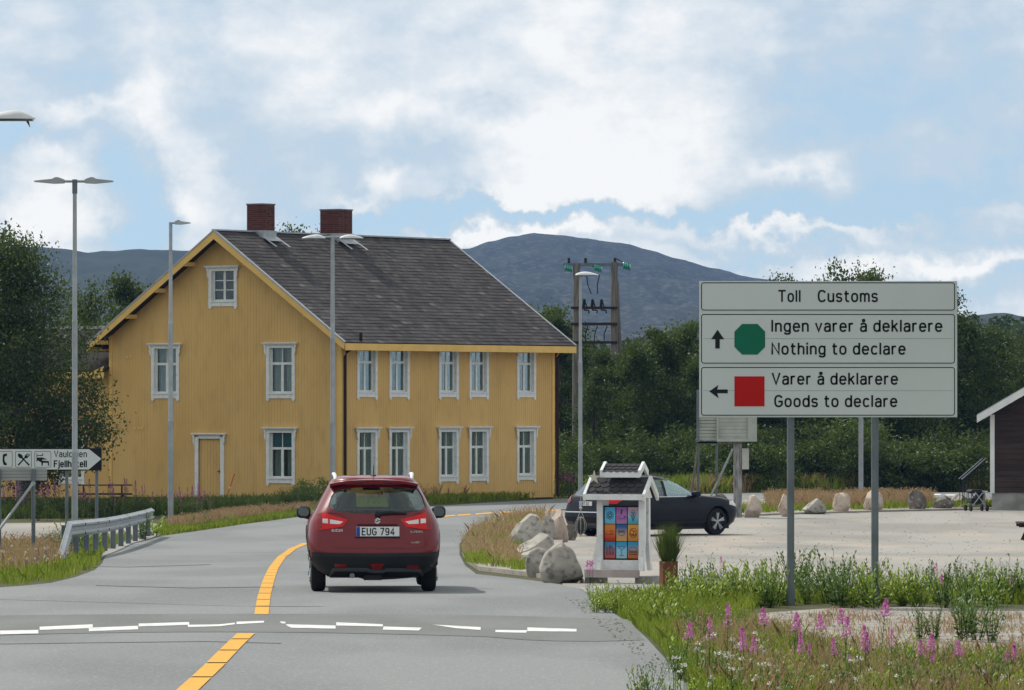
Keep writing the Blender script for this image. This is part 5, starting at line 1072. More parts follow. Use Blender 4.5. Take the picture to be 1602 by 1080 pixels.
# steps and railing on the left of the cabin
stp = thing('entrance_steps', (cb.location.x, D+1.5, G(D)), 0, 'low steps with thin metal railing on the left side of the brown cabin', 'steps')
for k in range(3): MB().box(-.75+k*.24, -.02, 0, 1.2, k*.16, k*.16+.15).build('step', concrete, stp)
for y in (.02, 1.18):
    MB().tube([(-.78, y, .95), (-.0, y, 1.62)], .022, 8).build('handrail', galvd, stp)
    for k in range(6): x = -.75+k*.14; MB().tube([(x, y, .0), (x, y, .97+k*.12)], .012, 5).build('baluster', blackp, stp)
# pushchair
pc = thing('pushchair', ((1527-CX)*(D-1.2)/F, D-1.2, G(D-1.2)), R(15), 'black folded pushchair standing at the foot of the cabin steps', 'pushchair')
for x in (-.26, .28):
    for y in (-.25, .25):
        wh = link('wheel', MB().tube([(x-.02, y, .1), (x+.02, y, .1)], .06, 12).mesh('wheel', galv), pc); MB().tube([(x-.025, y, .1), (x+.025, y, .1)], .10, 16).build('tyre', rubber, wh)
mb = MB()
for y in (-.25, .25): mb.tube([(-.26, y, .1), (.1, y, .55), (.3, y, .62)], .016, 6); mb.tube([(.28, y, .1), (-.12, y, .6)], .016, 6)
mb.tube([(.3, -.25, .62), (.3, .25, .62)], .016, 6); mb.build('frame', galv, pc)
mb = MB(); mb.prism([(-.25, .28), (-.05, .2), (.12, .24), (.22, .6), (.1, .64), (-.02, .40), (-.2, .42)], -.2, .2); bevel(mb.build('seat', blackp, pc), .02, 2)
mb = MB(); mb.prism([(-.18, .55), (-.28, .62), (-.2, .68), (.15, .68), (.12, .6)], -.21, .21); bevel(mb.build('hood', blackp, pc), .02, 2)
# ------------------------------------------------------------ picnic tables
def picnic(loc, rz, label):
    t = thing('picnic_table', loc, rz, label, 'picnic table', 'picnic tables')
    for k in range(5): MB().box(-.9, .9, -.36+k*.145, -.36+k*.145+.135, .71, .745).build('top_plank', wood_dark, t)
    for y in (-.78, -.66, .54, .66): MB().box(-.9, .9, y, y+.11, .42, .455).build('seat_plank', wood_dark, t)
    for x in (-.62, .62):
        MB().box(x-.03, x+.03, -.76, .76, .34, .418).build('cross_bar', wood_dark, t)
        for s in (-1, 1): mb = MB(); mb.prism([(s*.25, .70), (s*.35, .70), (s*.66, 0), (s*.56, 0)] if s < 0 else [(.35, .70), (.25, .70), (.56, 0), (.66, 0)], x-.07, x-.031, Matrix(((0, 1, 0, 0), (1, 0, 0, 0), (0, 0, 1, 0), (0, 0, 0, 1)))); mb.build('leg', wood_dark, t)
    return t
D = 186.; picnic(((163-CX)*D/F, D, G(D)), R(5), 'dark picnic table in the flowers before the left house wall')
D = 143.; picnic(((1640-CX)*D/F, D, G(D)), R(88), 'dark picnic table cut off by the right edge on the gravel lot')
# snow stake
D = 188.; sk = thing('snow_stake', ((351-CX)*D/F, D, G(D)), 0, 'leaning thin orange snow stake right of the yellow door', 'marker stake'); s6 = F/D
orange = mat('orange_plastic', (.62, .09, .02), .5); 
for k in range(4): a, b = k/4, (k+1)/4-.003; mt = MB().tube([(16/s6*a, 0, .1+46/s6*a), (16/s6*b, 0, .1+46/s6*b)], .018, 8).build('stake_section', orange, sk)
MB().tube([(16/s6*.50, 0, .1+46/s6*.5), (16/s6*.56, 0, .1+46/s6*.56)], .021, 8).build('reflector_band', white, sk)
MB().box(-.05, .05, -.05, .05, -.1, .12).build('foot', orange, sk)
# ------------------------------------------------------------ boulders
def boulder(px0, px1, top, base, m, seed, label, yaw=0, pointy=1.0, asp=.9):
    p = PG((px0+px1)/2, base); s = F/p.y; wd = (px1-px0)/s/2; ht = (base-top)/s
    bm = bmesh.new(); bmesh.ops.create_icosphere(bm, subdivisions=5, radius=1)
    rr_ = random.Random(seed); planes = [(Vector((rr_.gauss(0, 1), rr_.gauss(0, 1), rr_.gauss(0, .8))).normalized(), rr_.uniform(.52, .85)) for _ in range(13)]
    for v in bm.verts:
        c = v.co.copy()
        for n, d in planes:
            q = c.dot(n)-d
            if q > 0: c -= n*q*.95
        c += c.normalized()*(noise.fractal(c*1.3+Vector((seed*3.1, 0, 0)), .9, 2.0, 6)*.07)
        if c.z > 0: k = 1-(1-1/pointy)*c.z; c.x *= k; c.y *= k
        v.co = c
    zs_ = [v.co.z for v in bm.verts]; xs_ = [v.co.x for v in bm.verts]
    for v in bm.verts:
        v.co.z = (v.co.z-min(zs_))/(max(zs_)-min(zs_))*ht*1.16-ht*.16; v.co.x = (v.co.x-(max(xs_)+min(xs_))/2)*2*wd/(max(xs_)-min(xs_)); v.co.y *= wd*asp
    me = bpy.data.meshes.new('boulder'); bm.to_mesh(me); bm.free(); me.materials.append(m); me.polygons.foreach_set('use_smooth', [True]*len(me.polygons)); me.set_sharp_from_angle(angle=R(32))
    o = link('boulder', me, None, (p.x, p.y+wd*asp*.6, G(p.y+wd*asp*.6)+(G(p.y)-G(p.y+wd*asp*.6)))); tag(o, label, 'boulder', 'boulders around the parking lot'); return o
for i, a in enumerate([(843, 913, 850, 913, rockm, 1, 'biggest front boulder left of the menu board, dark lichen on its face', 1.35), (822, 866, 857, 904, rockm, 2, 'smooth sloping slab leaning behind the big front boulder', 1.2), (815, 850, 861, 893, rockm, 5, 'small round grey boulder at the left foot of the front group', 1.0),
     (806, 868, 834, 884, rockm, 4, 'middle boulder with a layered top on the traffic island', 1.1), (794, 858, 804, 862, rockm, 7, 'large tall grey boulder at the back of the traffic island', 1.15), (842, 868, 806, 858, rockm, 11, 'narrow grey boulder wedged right of the tall one', 1.1), (848, 890, 797, 849, rockpink, 6, 'pointed tan boulder in front of the dark car tail', 1.5), (880, 903, 820, 846, rockdark, 9, 'small brown boulder under the rear of the dark car', 1.0),
     (1112, 1148, 773, 802, rockdark, 12, 'grey boulder behind the bonnet of the dark car', 1.1), (1165, 1193, 774, 810, rockpink, 13, 'upright tan boulder right of the flaking wooden post', 1.25), (1217, 1242, 773, 809, rockpink, 14, 'pinkish upright boulder half behind the left sign post', 1.0), (1256, 1294, 780, 805, rockm, 25, 'low wide grey boulder between the two sign posts', .95), (1303, 1331, 771, 803, rockpink, 16, 'pale angular boulder left of the right sign post', 1.0),
     (1351, 1382, 767, 801, rockpink, 17, 'pale boulder half hidden by the right sign post', 1.2), (1421, 1450, 767, 799.5, rockdark, 18, 'dark grey pyramid shaped boulder right of the sign posts', 1.6), (1460, 1494, 776, 798.5, rockdark, 19, 'low brown wedge shaped boulder near the cabin steps', 1.3), (1488, 1517, 772, 794, rockm, 20, 'light grey boulder beside the pushchair', 1.3)]):
    boulder(*a[:7], pointy=a[7])

# ------------------------------------------------------------ vegetation
def fast_mesh(name, V, nv, mat_, tint=None):
    """V: (N, nv, 3) array of separate polygons"""
    n = len(V); me = bpy.data.meshes.new(name); me.vertices.add(n*nv); me.vertices.foreach_set('co', V.astype(np.float32).ravel())
    me.loops.add(n*nv); me.loops.foreach_set('vertex_index', np.arange(n*nv, dtype=np.int32)); me.polygons.add(n)
    me.polygons.foreach_set('loop_start', np.arange(0, n*nv, nv, dtype=np.int32)); me.update(calc_edges=True)
    me.materials.append(mat_)
    if tint is not None: at = me.attributes.new('tint', 'FLOAT', 'FACE'); at.data.foreach_set('value', tint.astype(np.float32))
    return me
def leaf_quads(C_, size, rg, asp=.6, up=0):
    n = len(C_); a = rg.normal(size=(n, 3)); a[:, 2] += up; a /= np.linalg.norm(a, axis=1)[:, None]; b = rg.normal(size=(n, 3)); b -= a*(a*b).sum(1)[:, None]; b /= np.linalg.norm(b, axis=1)[:, None]
    s_ = size*rg.uniform(.6, 1.3, n)[:, None]; L_ = a*s_/2; W_ = b*s_*asp/2
    return np.stack([C_-L_, C_+W_, C_+L_, C_-W_], 1)
def tree_parts(seed, h, r, base=.18, leaf=.13, n=11000, limbs=34, mat_=None, bark_=None, stems=1, shape='round', sparse=1.0):
    rg = np.random.default_rng(seed); mb = MB(); cl_ = []
    for st_ in range(stems):
        lean = rg.normal(size=2)*.05*h*(1 if stems == 1 else 2.2); pts = []; ph = rg.uniform(0, 6)
        for i in range(9):
            t = i/8; pts.append(Vector((lean[0]*t**1.3+.04*h*.3*math.sin(ph+t*5)*t+(st_-.5*(stems-1))*.3, lean[1]*t**1.3+.03*h*.3*math.cos(ph+t*4)*t, h*.93*t)))
        r0 = .022*h/math.sqrt(stems); mb.tube(pts, [r0*(1.15-t/8)**1.1 if t < 8 else r0*.1 for t in range(9)], 7)
        for k in range(limbs//stems):
            t = base+(1-base)*((k+rg.uniform(0, 1))/(limbs//stems)); i = min(7, int(t*8)); p0 = pts[i]+(pts[i+1]-pts[i])*(t*8-i)
            if shape == 'round': pf = math.sin(math.pi*min(1, max(.0, (t-base*.6)/(1-base*.6)))**.8)**.6
            else: pf = (1-t)**.55*min(1, (t-base*.5)*6)
            L_ = r*(.25+.85*pf)*rg.uniform(.6, 1.12); az = rg.uniform(0, 2*math.pi); el_ = rg.uniform(.15, .75) if t < .85 else rg.uniform(.7, 1.3)
            d = Vector((math.cos(az)*math.cos(el_), math.sin(az)*math.cos(el_), math.sin(el_))); p1 = p0+d*L_*.55; p2 = p0+d*L_+Vector((0, 0, -.12*L_)); 
            mb.tube([p0, p1, p2], [r0*.34*(1.1-t), r0*.2*(1.1-t), .006], 5, cap=False)
            for q, w_ in ((.45, .8), (.72, 1), (1.0, .9)):
                c = p0+(p2-p0)*q+Vector(rg.normal(size=3)*.1*r); cl_.append((c, (.10+.105*r)*w_*rg.uniform(.7, 1.25)))
    per = max(8, n//len(cl_)); A = []
    for c, s_ in cl_:
        m = int(per*rg.uniform(.4, 1.5)*sparse); A.append(np.array(c)+rg.normal(size=(m, 3))*np.array([s_, s_, s_*.8]))
    A = np.concatenate(A); A = A[A[:, 2] > .1]; Q_ = leaf_quads(A, leaf, rg); tint = np.clip(rg.normal(.25, .22, len(A)), 0, 1)
    return mb.mesh('trunk', bark_ or bark, smooth='all'), fast_mesh('crown', Q_, 4, mat_ or leaf_d, tint)
def plant_tree(pr, x, y, h, rscale, rz, label, cat='tree', group='trees behind the road', name='birch_tree', base_h=1.0):
    root = thing(name, (x, y, G(y)), rz, label, cat, group); k = h/base_h; root.scale = (k*rscale, k*rscale, k)
    link('trunk', pr[0], root); link('crown', pr[1], root); return root
protos = [tree_parts(11, 8, 2.2, .10, .15, 17000, 50), tree_parts(12, 8, 1.9, .12, .145, 15000, 46, leaf_m), tree_parts(13, 8, 2.3, .10, .15, 17000, 50, stems=2), tree_parts(14, 8, 1.6, .10, .13, 9000, 40, leaf_m, shape='cone'), tree_parts(15, 8, 2.1, .15, .15, 15000, 46, leaf_d, birch_bark, stems=2)]
bushes = [tree_parts(21, 2.2, 1.2, .05, .13, 2600, 16, leaf_m, stems=3), tree_parts(22, 2.0, 1.3, .05, .12, 2600, 16, leaf_d, stems=3), tree_parts(23, 1.6, 1.0, .03, .12, 2200, 14, leaf_m, stems=4)]
FT = [(850, 246, 462, 1), (885, 236, 476, 1), (925, 226, 556, 3), (958, 228, 545, 0), (992, 224, 520, 1), (1030, 226, 497, 1), (1072, 228, 486, 1), (1098, 223, 555, 0), (1140, 226, 515, 2), (1188, 226, 478, 0), (1228, 232, 402, 3), (1272, 236, 399, 3), (1302, 226, 500, 2), (1345, 236, 402, 4), (1383, 234, 396, 3), (1420, 226, 505, 2), (1462, 238, 424, 3), (1500, 228, 482, 0), (1540, 232, 548, 1), (1582, 230, 540, 2), (1632, 228, 520, 0), (1690, 230, 505, 1), (1750, 226, 500, 2), (1820, 230, 490, 0)]
for i, (px, D, top, k) in enumerate(FT):
    h = (zz(top, D))*(.94 if px != 1272 else .90); sp_l = {1228: 'birch whose top shows above the left half of the customs sign', 1272: 'birch top above the customs sign, directly left of the gap in the middle', 1345: 'tall birch with pale trunk, its top above the right half of the customs sign', 1383: 'birch top above the customs sign, just right of the tallest one there', 1462: 'narrow birch top above the right end of the customs sign', 850: 'tree top rising behind the lower right roof edge of the house', 1500: 'birch with its crown showing right beside the right edge of the customs sign'}.get(px)
    plant_tree(protos[k], (px-CX)*D/F, D, h/8*1.0, 1.0 if h < 8 else .82, rnd.uniform(0, 6), sp_l or 'leafy birch in the dense dark woodland beyond the road', group=None if sp_l else 'trees behind the road')
for i in range(46):
    px = 850+i*22+rnd.uniform(-14, 14); D = rnd.uniform(240, 262); top = rnd.uniform(530, 590) if px < 1150 else rnd.uniform(505, 570); h = zz(top, D)
    plant_tree(protos[rnd.randrange(5)], (px-CX)*D/F, D, h/8, 1.15, rnd.uniform(0, 6), 'leafy birch in the dense dark woodland beyond the road')
for i in range(60):
    px = 872+i*13+rnd.uniform(-9, 9); D = rnd.uniform(214.5, 221); k = rnd.randrange(3); r_ = plant_tree(bushes[k], (px-CX)*D/F, D, rnd.uniform(.55, 1.15), rnd.uniform(.9, 1.3), rnd.uniform(0, 6), 'low leafy bush at the foot of the woodland beyond the road', 'bush', 'bushes at the edge of the woodland', 'bush')
# trees on the left and behind the house
leaf_b = mat('leaf_birch', (.026, .050, .014), .45, (.014, .028, .008), .5, 5, tint=(.10, .14, .04), trans=.3, spec=.22)
lt = tree_parts(31, 9, 3.0, .14, .125, 62000, 120, leaf_b, birch_bark, stems=2, sparse=1.0)
def solo(pr, px, D, top, hh, label, rs=1.0, rz=0): h = zz(top, D); return plant_tree(pr, (px-CX)*D/F, D, h/hh, rs, rz, label, group=None)
solo(lt, 36, 176, 398, 9, 'big dark two stemmed birch in front of the left house wing', .92, 1.0)
lt2 = tree_parts(33, 8, 2.2, .2, .14, 20000, 50, leaf_d, birch_bark)
solo(lt2, -75, 182, 400, 8, 'birch cut off by the left edge of the picture', 1.1, .5)
lt3 = tree_parts(34, 6, 1.5, .15, .12, 9000, 36, leaf_m)
solo(lt3, 134, 214, 455, 6, 'smaller tree showing right of the tall lamp behind the house wing', .75, .5)
solo(protos[1], 205, 226, 430, 8, 'leafy tree behind the left slope of the house roof', .8, 2.1)
solo(protos[3], 447, 246, 346, 8, 'tree top just showing right of the first chimney', .7, .1)
solo(protos[3], 492, 250, 356, 8, 'tree top just showing left of the second chimney', .5, 1.1)
for i in range(9): px = -260+i*44; D = rnd.uniform(222, 240); plant_tree(protos[i % 5], (px-CX)*D/F, D, zz(rnd.uniform(470, 560), D)/8, 1., i, 'leafy tree in the row behind the house wing', group='trees behind the house wing')
# forest on the rising ground beyond: nobody could count it
ridge('forest_slope', [(300, 640), (700, 632), (1000, 622), (1300, 606), (1500, 588), (1700, 575), (2000, 570), (2400, 560)], 560, 270, mat('forest_floor', (.03, .04, .018), .95), 5, .4, 20)
rg = np.random.default_rng(5); A = []; T_ = []
for i in range(560):
    px = rg.uniform(820, 2000); D = rg.uniform(295, 545); x = (px-CX)*D/F; t = (D-290)/270
    top = np.interp(px, [300, 700, 1000, 1300, 1500, 1700, 2000], [640, 632, 622, 606, 588, 575, 570]); zt_ = (HY-top)*560/F+CZ; z = -.9+(zt_+.9)*max(0, t)**1.25
    h = rg.uniform(3.6, 6.2); r = h*.26; m = 300; u = rg.random(m)**.7; th = rg.uniform(0, 6.28, m); rr_ = r*np.sin(np.pi*np.clip(u*.9+.1, 0, 1))**.6*rg.uniform(.55, 1.05, m)
    A.append(np.stack([x+rr_*np.cos(th), D+rr_*np.sin(th), z+u*h], 1)); T_.append(np.full(m, rg.uniform(0, .5)))
A = np.concatenate(A); T_ = np.concatenate(T_)
o = link('distant_forest', fast_mesh('distant_forest', leaf_quads(A, .42, rg), 4, leaf_d, np.clip(T_+rg.normal(0, .15, len(T_)), 0, 1))); tag(o, 'far wooded slope behind the brown cabin and the customs sign', 'forest', kind='stuff')
# ---- grass
def inpoly(x, y, P_):
    c = np.zeros(len(x), bool); n = len(P_)
    for i in range(n):
        (x1, y1), (x2, y2) = P_[i], P_[(i+1) % n]; k = ((y1 > y) != (y2 > y)) & (x < (x2-x1)*(y-y1)/(y2-y1+1e-12)+x1); c ^= k
    return c
Gv = np.vectorize(G)
def field(name, poly, n, h, wd, m, label, seed, off=0, clump=.0, cat='grass', plan=False, cs=1.2, lean=.35, head=0):
    rg = np.random.default_rng(seed); pl_ = poly if plan else px_(poly); P_ = np.array(pl_); lo, hi = P_.min(0), P_.max(0); X = rg.uniform(lo[0], hi[0], n*6); Y = rg.uniform(lo[1], hi[1], n*6)
    k = inpoly(X, Y, pl_); X, Y = X[k][:n*2], Y[k][:n*2]
    if clump: v = np.array([noise.noise(Vector((x*cs, y*cs*.6, seed*1.7))) for x, y in zip(X, Y)]); k = v+rg.normal(0, .12, len(v)) > clump-.35; X, Y = X[k], Y[k]
    X, Y = X[:n], Y[:n]; q = len(X); Z = Gv(Y)+off; H = h*rg.uniform(.45, 1.25, q)*(1-.0*X); az = rg.uniform(0, 6.28, q); W2 = wd*rg.uniform(.6, 1.3, q)/2; lx_, ly_ = rg.normal(0, lean, q)*H, rg.normal(0, lean, q)*H
    B0 = np.stack([X-np.cos(az)*W2, Y-np.sin(az)*W2, Z-.01], 1); B1 = np.stack([X+np.cos(az)*W2, Y+np.sin(az)*W2, Z-.01], 1); M1 = np.stack([X+lx_*.35+np.cos(az)*W2*.7, Y+ly_*.35+np.sin(az)*W2*.7, Z+H*.6], 1); M0 = np.stack([X+lx_*.35-np.cos(az)*W2*.7, Y+ly_*.35-np.sin(az)*W2*.7, Z+H*.6], 1); T = np.stack([X+lx_, Y+ly_, Z+H], 1)
    V = np.stack([B0, B1, M1, T, M0], 1)
    if head:                                         # seed heads
        HD = leaf_quads(T-np.array([0, 0, .03]), head, rg, .35, up=3); V2 = np.concatenate([HD, HD[:, 3:4]+1e-5], 1); V = np.concatenate([V, V2])
    tint = np.clip(rg.normal(.3, .25, len(V)), 0, 1); o = link(name, fast_mesh(name, V, 5, m, tint)); tag(o, label, cat, kind='stuff'); return o
vergeL = [(-700, 852), (0, 851), (60, 850), (120, 847), (200, 838), (212, 846), (190, 852), (168, 863), (158, 872), (156, 882), (145, 891), (115, 902), (80, 911), (40, 915), (0, 918), (-300, 923), (-700, 926)]
field('verge_grass', vergeL, 26000, .16, .03, grass_m, 'green grass on the left verge before the guardrail', 1, clump=.1)
field('dry_verge_grass', [(-700, 854), (0, 853), (90, 852), (120, 860), (95, 885), (40, 900), (-300, 905), (-700, 905)], 15000, .30, .02, dry_m, 'dry reddish grass on the left verge under the signs', 2, clump=.2, head=.05)
vergeH = [(240, 836), (248, 826), (285, 820), (330, 812), (400, 806), (470, 800), (560, 797), (620, 792), (600, 797), (520, 803), (470, 808), (380, 820), (290, 833), (258, 838)]
field('house_verge_grass', vergeH, 16000, .15, .04, grass_m, 'green grass strip between the house and the road', 3, clump=.05)
field('dry_house_verge_grass', [(262, 826), (290, 819), (400, 803), (520, 795), (470, 803), (380, 815), (290, 829)], 6000, .28, .03, dry_m, 'dry grass strip between the house and the road', 4, clump=.25, head=.06)
field('house_side_grass', [(560, 795), (690, 789), (760, 784.5), (868, 779.5), (868, 777), (760, 781), (690, 785), (600, 788), (540, 791)], 9000, .28, .04, grass_m, 'green grass along the side wall of the yellow house', 5, clump=0)
field('dry_house_side_grass', [(600, 790), (690, 785.5), (868, 777.5), (868, 776), (690, 783.5), (600, 787)], 3500, .55, .03, dry_m, 'tall dry grass against the side wall of the yellow house', 6, clump=.2, head=.06)
field('gable_weeds', [(-400, 815), (100, 812), (285, 806), (400, 802), (480, 797), (530, 791), (535, 788.5), (400, 793), (250, 797), (-400, 803)], 16000, .42, .05, leaf_m, 'dark weeds along the foot of the gable wall', 7, clump=.0)
field('island_dry_grass', [(728, 882), (724, 866), (725, 852), (737, 837), (760, 821), (800, 811), (850, 806), (880, 806), (840, 830), (800, 850), (800, 872), (820, 895), (775, 893), (760, 878)], 3000, .28, .018, dry_m, 'dry reddish grass on the traffic island left of the boulders', 8, off=.07, clump=.36, cs=1.6, head=.05)
field('island_grass', [(728, 884), (724, 866), (728, 848), (760, 822), (850, 808), (820, 850), (815, 890), (860, 907), (800, 898), (750, 891)], 6000, .16, .025, grass_m, 'short green grass on the traffic island', 9, off=.07, clump=.38)
field('lot_edge_grass', [(1095, 811), (1150, 807), (1250, 803), (1400, 799), (1545, 797), (2200, 796), (2200, 790), (1545, 790), (1400, 792), (1250, 795), (1150, 799), (1095, 803)], 12000, .22, .035, grass_m, 'short green grass among the boulders at the lot edge', 10, off=.05, clump=.22)
field('dry_lot_edge_grass', [(1200, 803), (1400, 797), (1460, 796), (1460, 784), (1400, 784), (1200, 786)], 7000, .38, .03, dry_m, 'dry orange grass among the boulders at the lot edge', 11, off=.05, clump=.25, head=.06)
field('wood_edge_grass', [(860, 779), (1180, 770.5), (1540, 769.5), (2200, 769), (2200, 763), (1540, 763), (1180, 764), (860, 772)], 24000, .65, .06, leaf_w, 'tall green plants between the far road and the woodland', 12, clump=.05)
field('dry_wood_edge_grass', [(1080, 773), (1180, 770.5), (1540, 769.5), (2200, 769), (2200, 766), (1540, 766), (1080, 768)], 8000, .6, .04, dry_m, 'dry grass between the far road and the woodland', 13, clump=.25, head=.07)
fg = [(1.55, 46), (1.75, 20), (9, 20), (9, 50)]+px_([(2000, 990), (1800, 1040), (1560, 1042), (1450, 1040), (1330, 1036), (1260, 1010), (1190, 990), (1150, 968), (1190, 950), (1300, 944), (2000, 950), (2000, 930), (1602, 930), (1200, 932), (1060, 935), (940, 944), (965, 962), (992, 980), (1018, 1000), (1055, 1040), (1085, 1078)])
field('foreground_grass', fg, 100000, .20, .018, grass_m, 'green grass of the right foreground verge', 14, clump=.0, plan=True, cs=1.5)
field('foreground_dry_grass', [(1.9, 47)]+px_([(1100, 1078), (1075, 1035), (1050, 1000), (1120, 985), (1200, 1000), (1280, 1025), (1380, 1045), (1500, 1045), (1640, 1040), (2000, 1050)])+[(8, 47), (8, 30), (2, 30)], 17000, .30, .010, dry_m, 'reddish seeding grass in the right foreground', 15, clump=.28, plan=True, cs=2.2, head=.035)
field('gravel_patch_grass', px_([(1190, 985), (1300, 956), (1600, 965), (1700, 1020), (1400, 1030)]), 2600, .08, .01, dry_m, 'thin dry grass on the bare gravel patch', 16, clump=.35, plan=True)
def pebbles(name, poly, n, r, m, label, seed, off=0):
    rg = np.random.default_rng(seed); pl_ = px_(poly); P_ = np.array(pl_); lo, hi = P_.min(0), P_.max(0); X = rg.uniform(lo[0], hi[0], n*5); Y = rg.uniform(lo[1], hi[1], n*5); k = inpoly(X, Y, pl_); X, Y = X[k][:n], Y[k][:n]; mb = MB()
    for x, y in zip(X, Y):
        q = r*rg.uniform(.4, 1.6); z = G(y)+off; a = rg.uniform(0, 6.28); c = [(x+q*math.cos(a+t)*rg.uniform(.7, 1.2), y+q*math.sin(a+t)*rg.uniform(.7, 1.2), z) for t in (0, 1.57, 3.14, 4.71)]; tp = (x, y, z+q*rg.uniform(.5, .9))
        mb.add(c+[tp], [(0, 1, 4), (1, 2, 4), (2, 3, 4), (3, 0, 4)])
    o = mb.build(name, m); tag(o, label, 'stones', kind='stuff')
pebbles('loose_stones', [(1165, 962), (1300, 952), (1700, 956), (1900, 985), (1700, 1030), (1500, 1022), (1380, 1035), (1300, 1010), (1200, 990)], 2600, .018, rockm, 'loose stones on the bare gravel patch in the right foreground', 91, .003)
pebbles('island_stones', [(728, 882), (725, 852), (760, 823), (850, 808), (800, 850), (830, 900), (760, 890)], 900, .03, rockpink, 'loose stones on the traffic island', 92, .07)
pebbles('lot_stones', [(900, 905), (930, 835), (1150, 812), (1500, 800), (1900, 800), (1900, 922), (1100, 925)], 1500, .022, rockm, 'small loose stones scattered on the gravel lot', 93, .003)
pebbles('road_grit', [(930, 945), (1000, 1000), (1060, 1060), (1030, 1060), (960, 1000), (880, 935)], 260, .012, rockdark, 'grit along the right edge of the road', 94, .012)
pebbles('strip_stones', [(1095, 811), (1250, 804), (1540, 797), (1540, 785), (1180, 786), (1095, 792)], 900, .05, rockpink, 'loose stones between the boulders at the lot edge', 95, .05)
def stem_plant(seed, h, nst, leafl, nl, m, spread=.15, asp=.32):
    rg = np.random.default_rng(seed); mb = MB(); Cc, Dd = [], []
    for s_ in range(nst):
        a = rg.uniform(0, 6.28); ln = rg.uniform(.55, 1.1)*h; dx, dy = math.cos(a)*spread*rg.uniform(.2, 1.3), math.sin(a)*spread*rg.uniform(.2, 1.3); p0 = Vector((dx*.3, dy*.3, 0)); p1 = Vector((dx*.8, dy*.8, ln*.5)); p2 = Vector((dx*1.5, dy*1.5, ln))
        mb.tube([p0, p1, p2], [.005, .004, .002], 3, cap=False)
        for k in range(nl):
            t = (k+.8)/nl; p = p0.lerp(p1, t*2) if t < .5 else p1.lerp(p2, t*2-1); az = k*2.4+a; el_ = .25+.7*t; L_ = leafl*(1.15-.6*t)*rg.uniform(.8, 1.2)
            d = np.array([math.cos(az)*math.cos(el_), math.sin(az)*math.cos(el_), math.sin(el_)]); w_ = np.array([-math.sin(az), math.cos(az), 0])*L_*asp/2; p = np.array(p); Cc.append([p, p+d*L_*.5+w_, p+d*L_, p+d*L_*.5-w_])
    V = np.array(Cc); return mb.mesh('stem', leaf_m), fast_mesh('leaves', V, 4, m, np.clip(rg.normal(.35, .25, len(V)), 0, 1)), 
def put(parts, names, name, x, y, sc__, rz, label, cat, group):
    root = thing(name, (x, y, G(y)), rz, label, cat, group); root.scale = (sc__,)*3
    for n_, p_ in zip(names, parts): link(n_, p_, root)
    return root
leaf_g = mat('leaf_green_weed', (.07, .14, .022), .5, (.045, .10, .018), 1.2, 4, tint=(.16, .26, .06), trans=.35, obj_var=.2, spec=.3)
weeds = [stem_plant(41+i, .55, 11, .125, 10, leaf_w, .17, asp=.42) for i in range(4)]+[stem_plant(51+i, .6, 14, .105, 12, leaf_g, .2, asp=.42) for i in range(3)]
for i in range(120):
    px = 925+i*6.1+rnd.uniform(-6, 6); 
    if px < 1065: py = rnd.uniform(938+(px-925)*.0, 962+(px-925)*.22); k = rnd.choice([0, 1, 2, 3, 0, 1]); s_ = rnd.uniform(.45, .8)*(1.15 if px > 1010 else .8)
    else: py = rnd.uniform(934, 953); k = rnd.choice([0, 1, 2, 3, 4, 5, 6]) ; s_ = rnd.uniform(.55, 1.05)
    if 1235 < px < 1320: k = rnd.choice([4, 5, 6]); s_ *= 1.15
    p = PG(px, py); put(weeds[k], ('stem', 'leaves'), 'leafy_weed', p.x, p.y, s_*.92, rnd.uniform(0, 6), 'leafy green weed in the band of weeds around the sign posts', 'weed', 'leafy weeds around the sign posts')
for i in range(110):
    px = rnd.uniform(990, 1640); py = rnd.uniform(990 if px < 1180 else 1045, 1110)
    if px < 1040+(py-1000)*.5 and py < 1085: px += 60
    p = PG(px, py); put(weeds[rnd.randrange(7)], ('stem', 'leaves'), 'leafy_weed', p.x, p.y, rnd.uniform(.35, .62), rnd.uniform(0, 6), 'leafy weed scattered in the reddish grass of the right foreground', 'weed', 'leafy weeds in the foreground')
for px, py, s_ in ((1440, 1004, .8), (1462, 1006, .75), (1505, 1004, 1.1), (1528, 1002, 1.15), (1550, 1006, .9), (1515, 990, 1.1)):
    p = PG(px, py); put(weeds[4+rnd.randrange(3)], ('stem', 'leaves'), 'leafy_weed', p.x, p.y, s_*.8, rnd.uniform(0, 6), 'bushy green weed growing on the bare gravel patch on the right', 'weed', 'bushy weeds on the gravel patch')
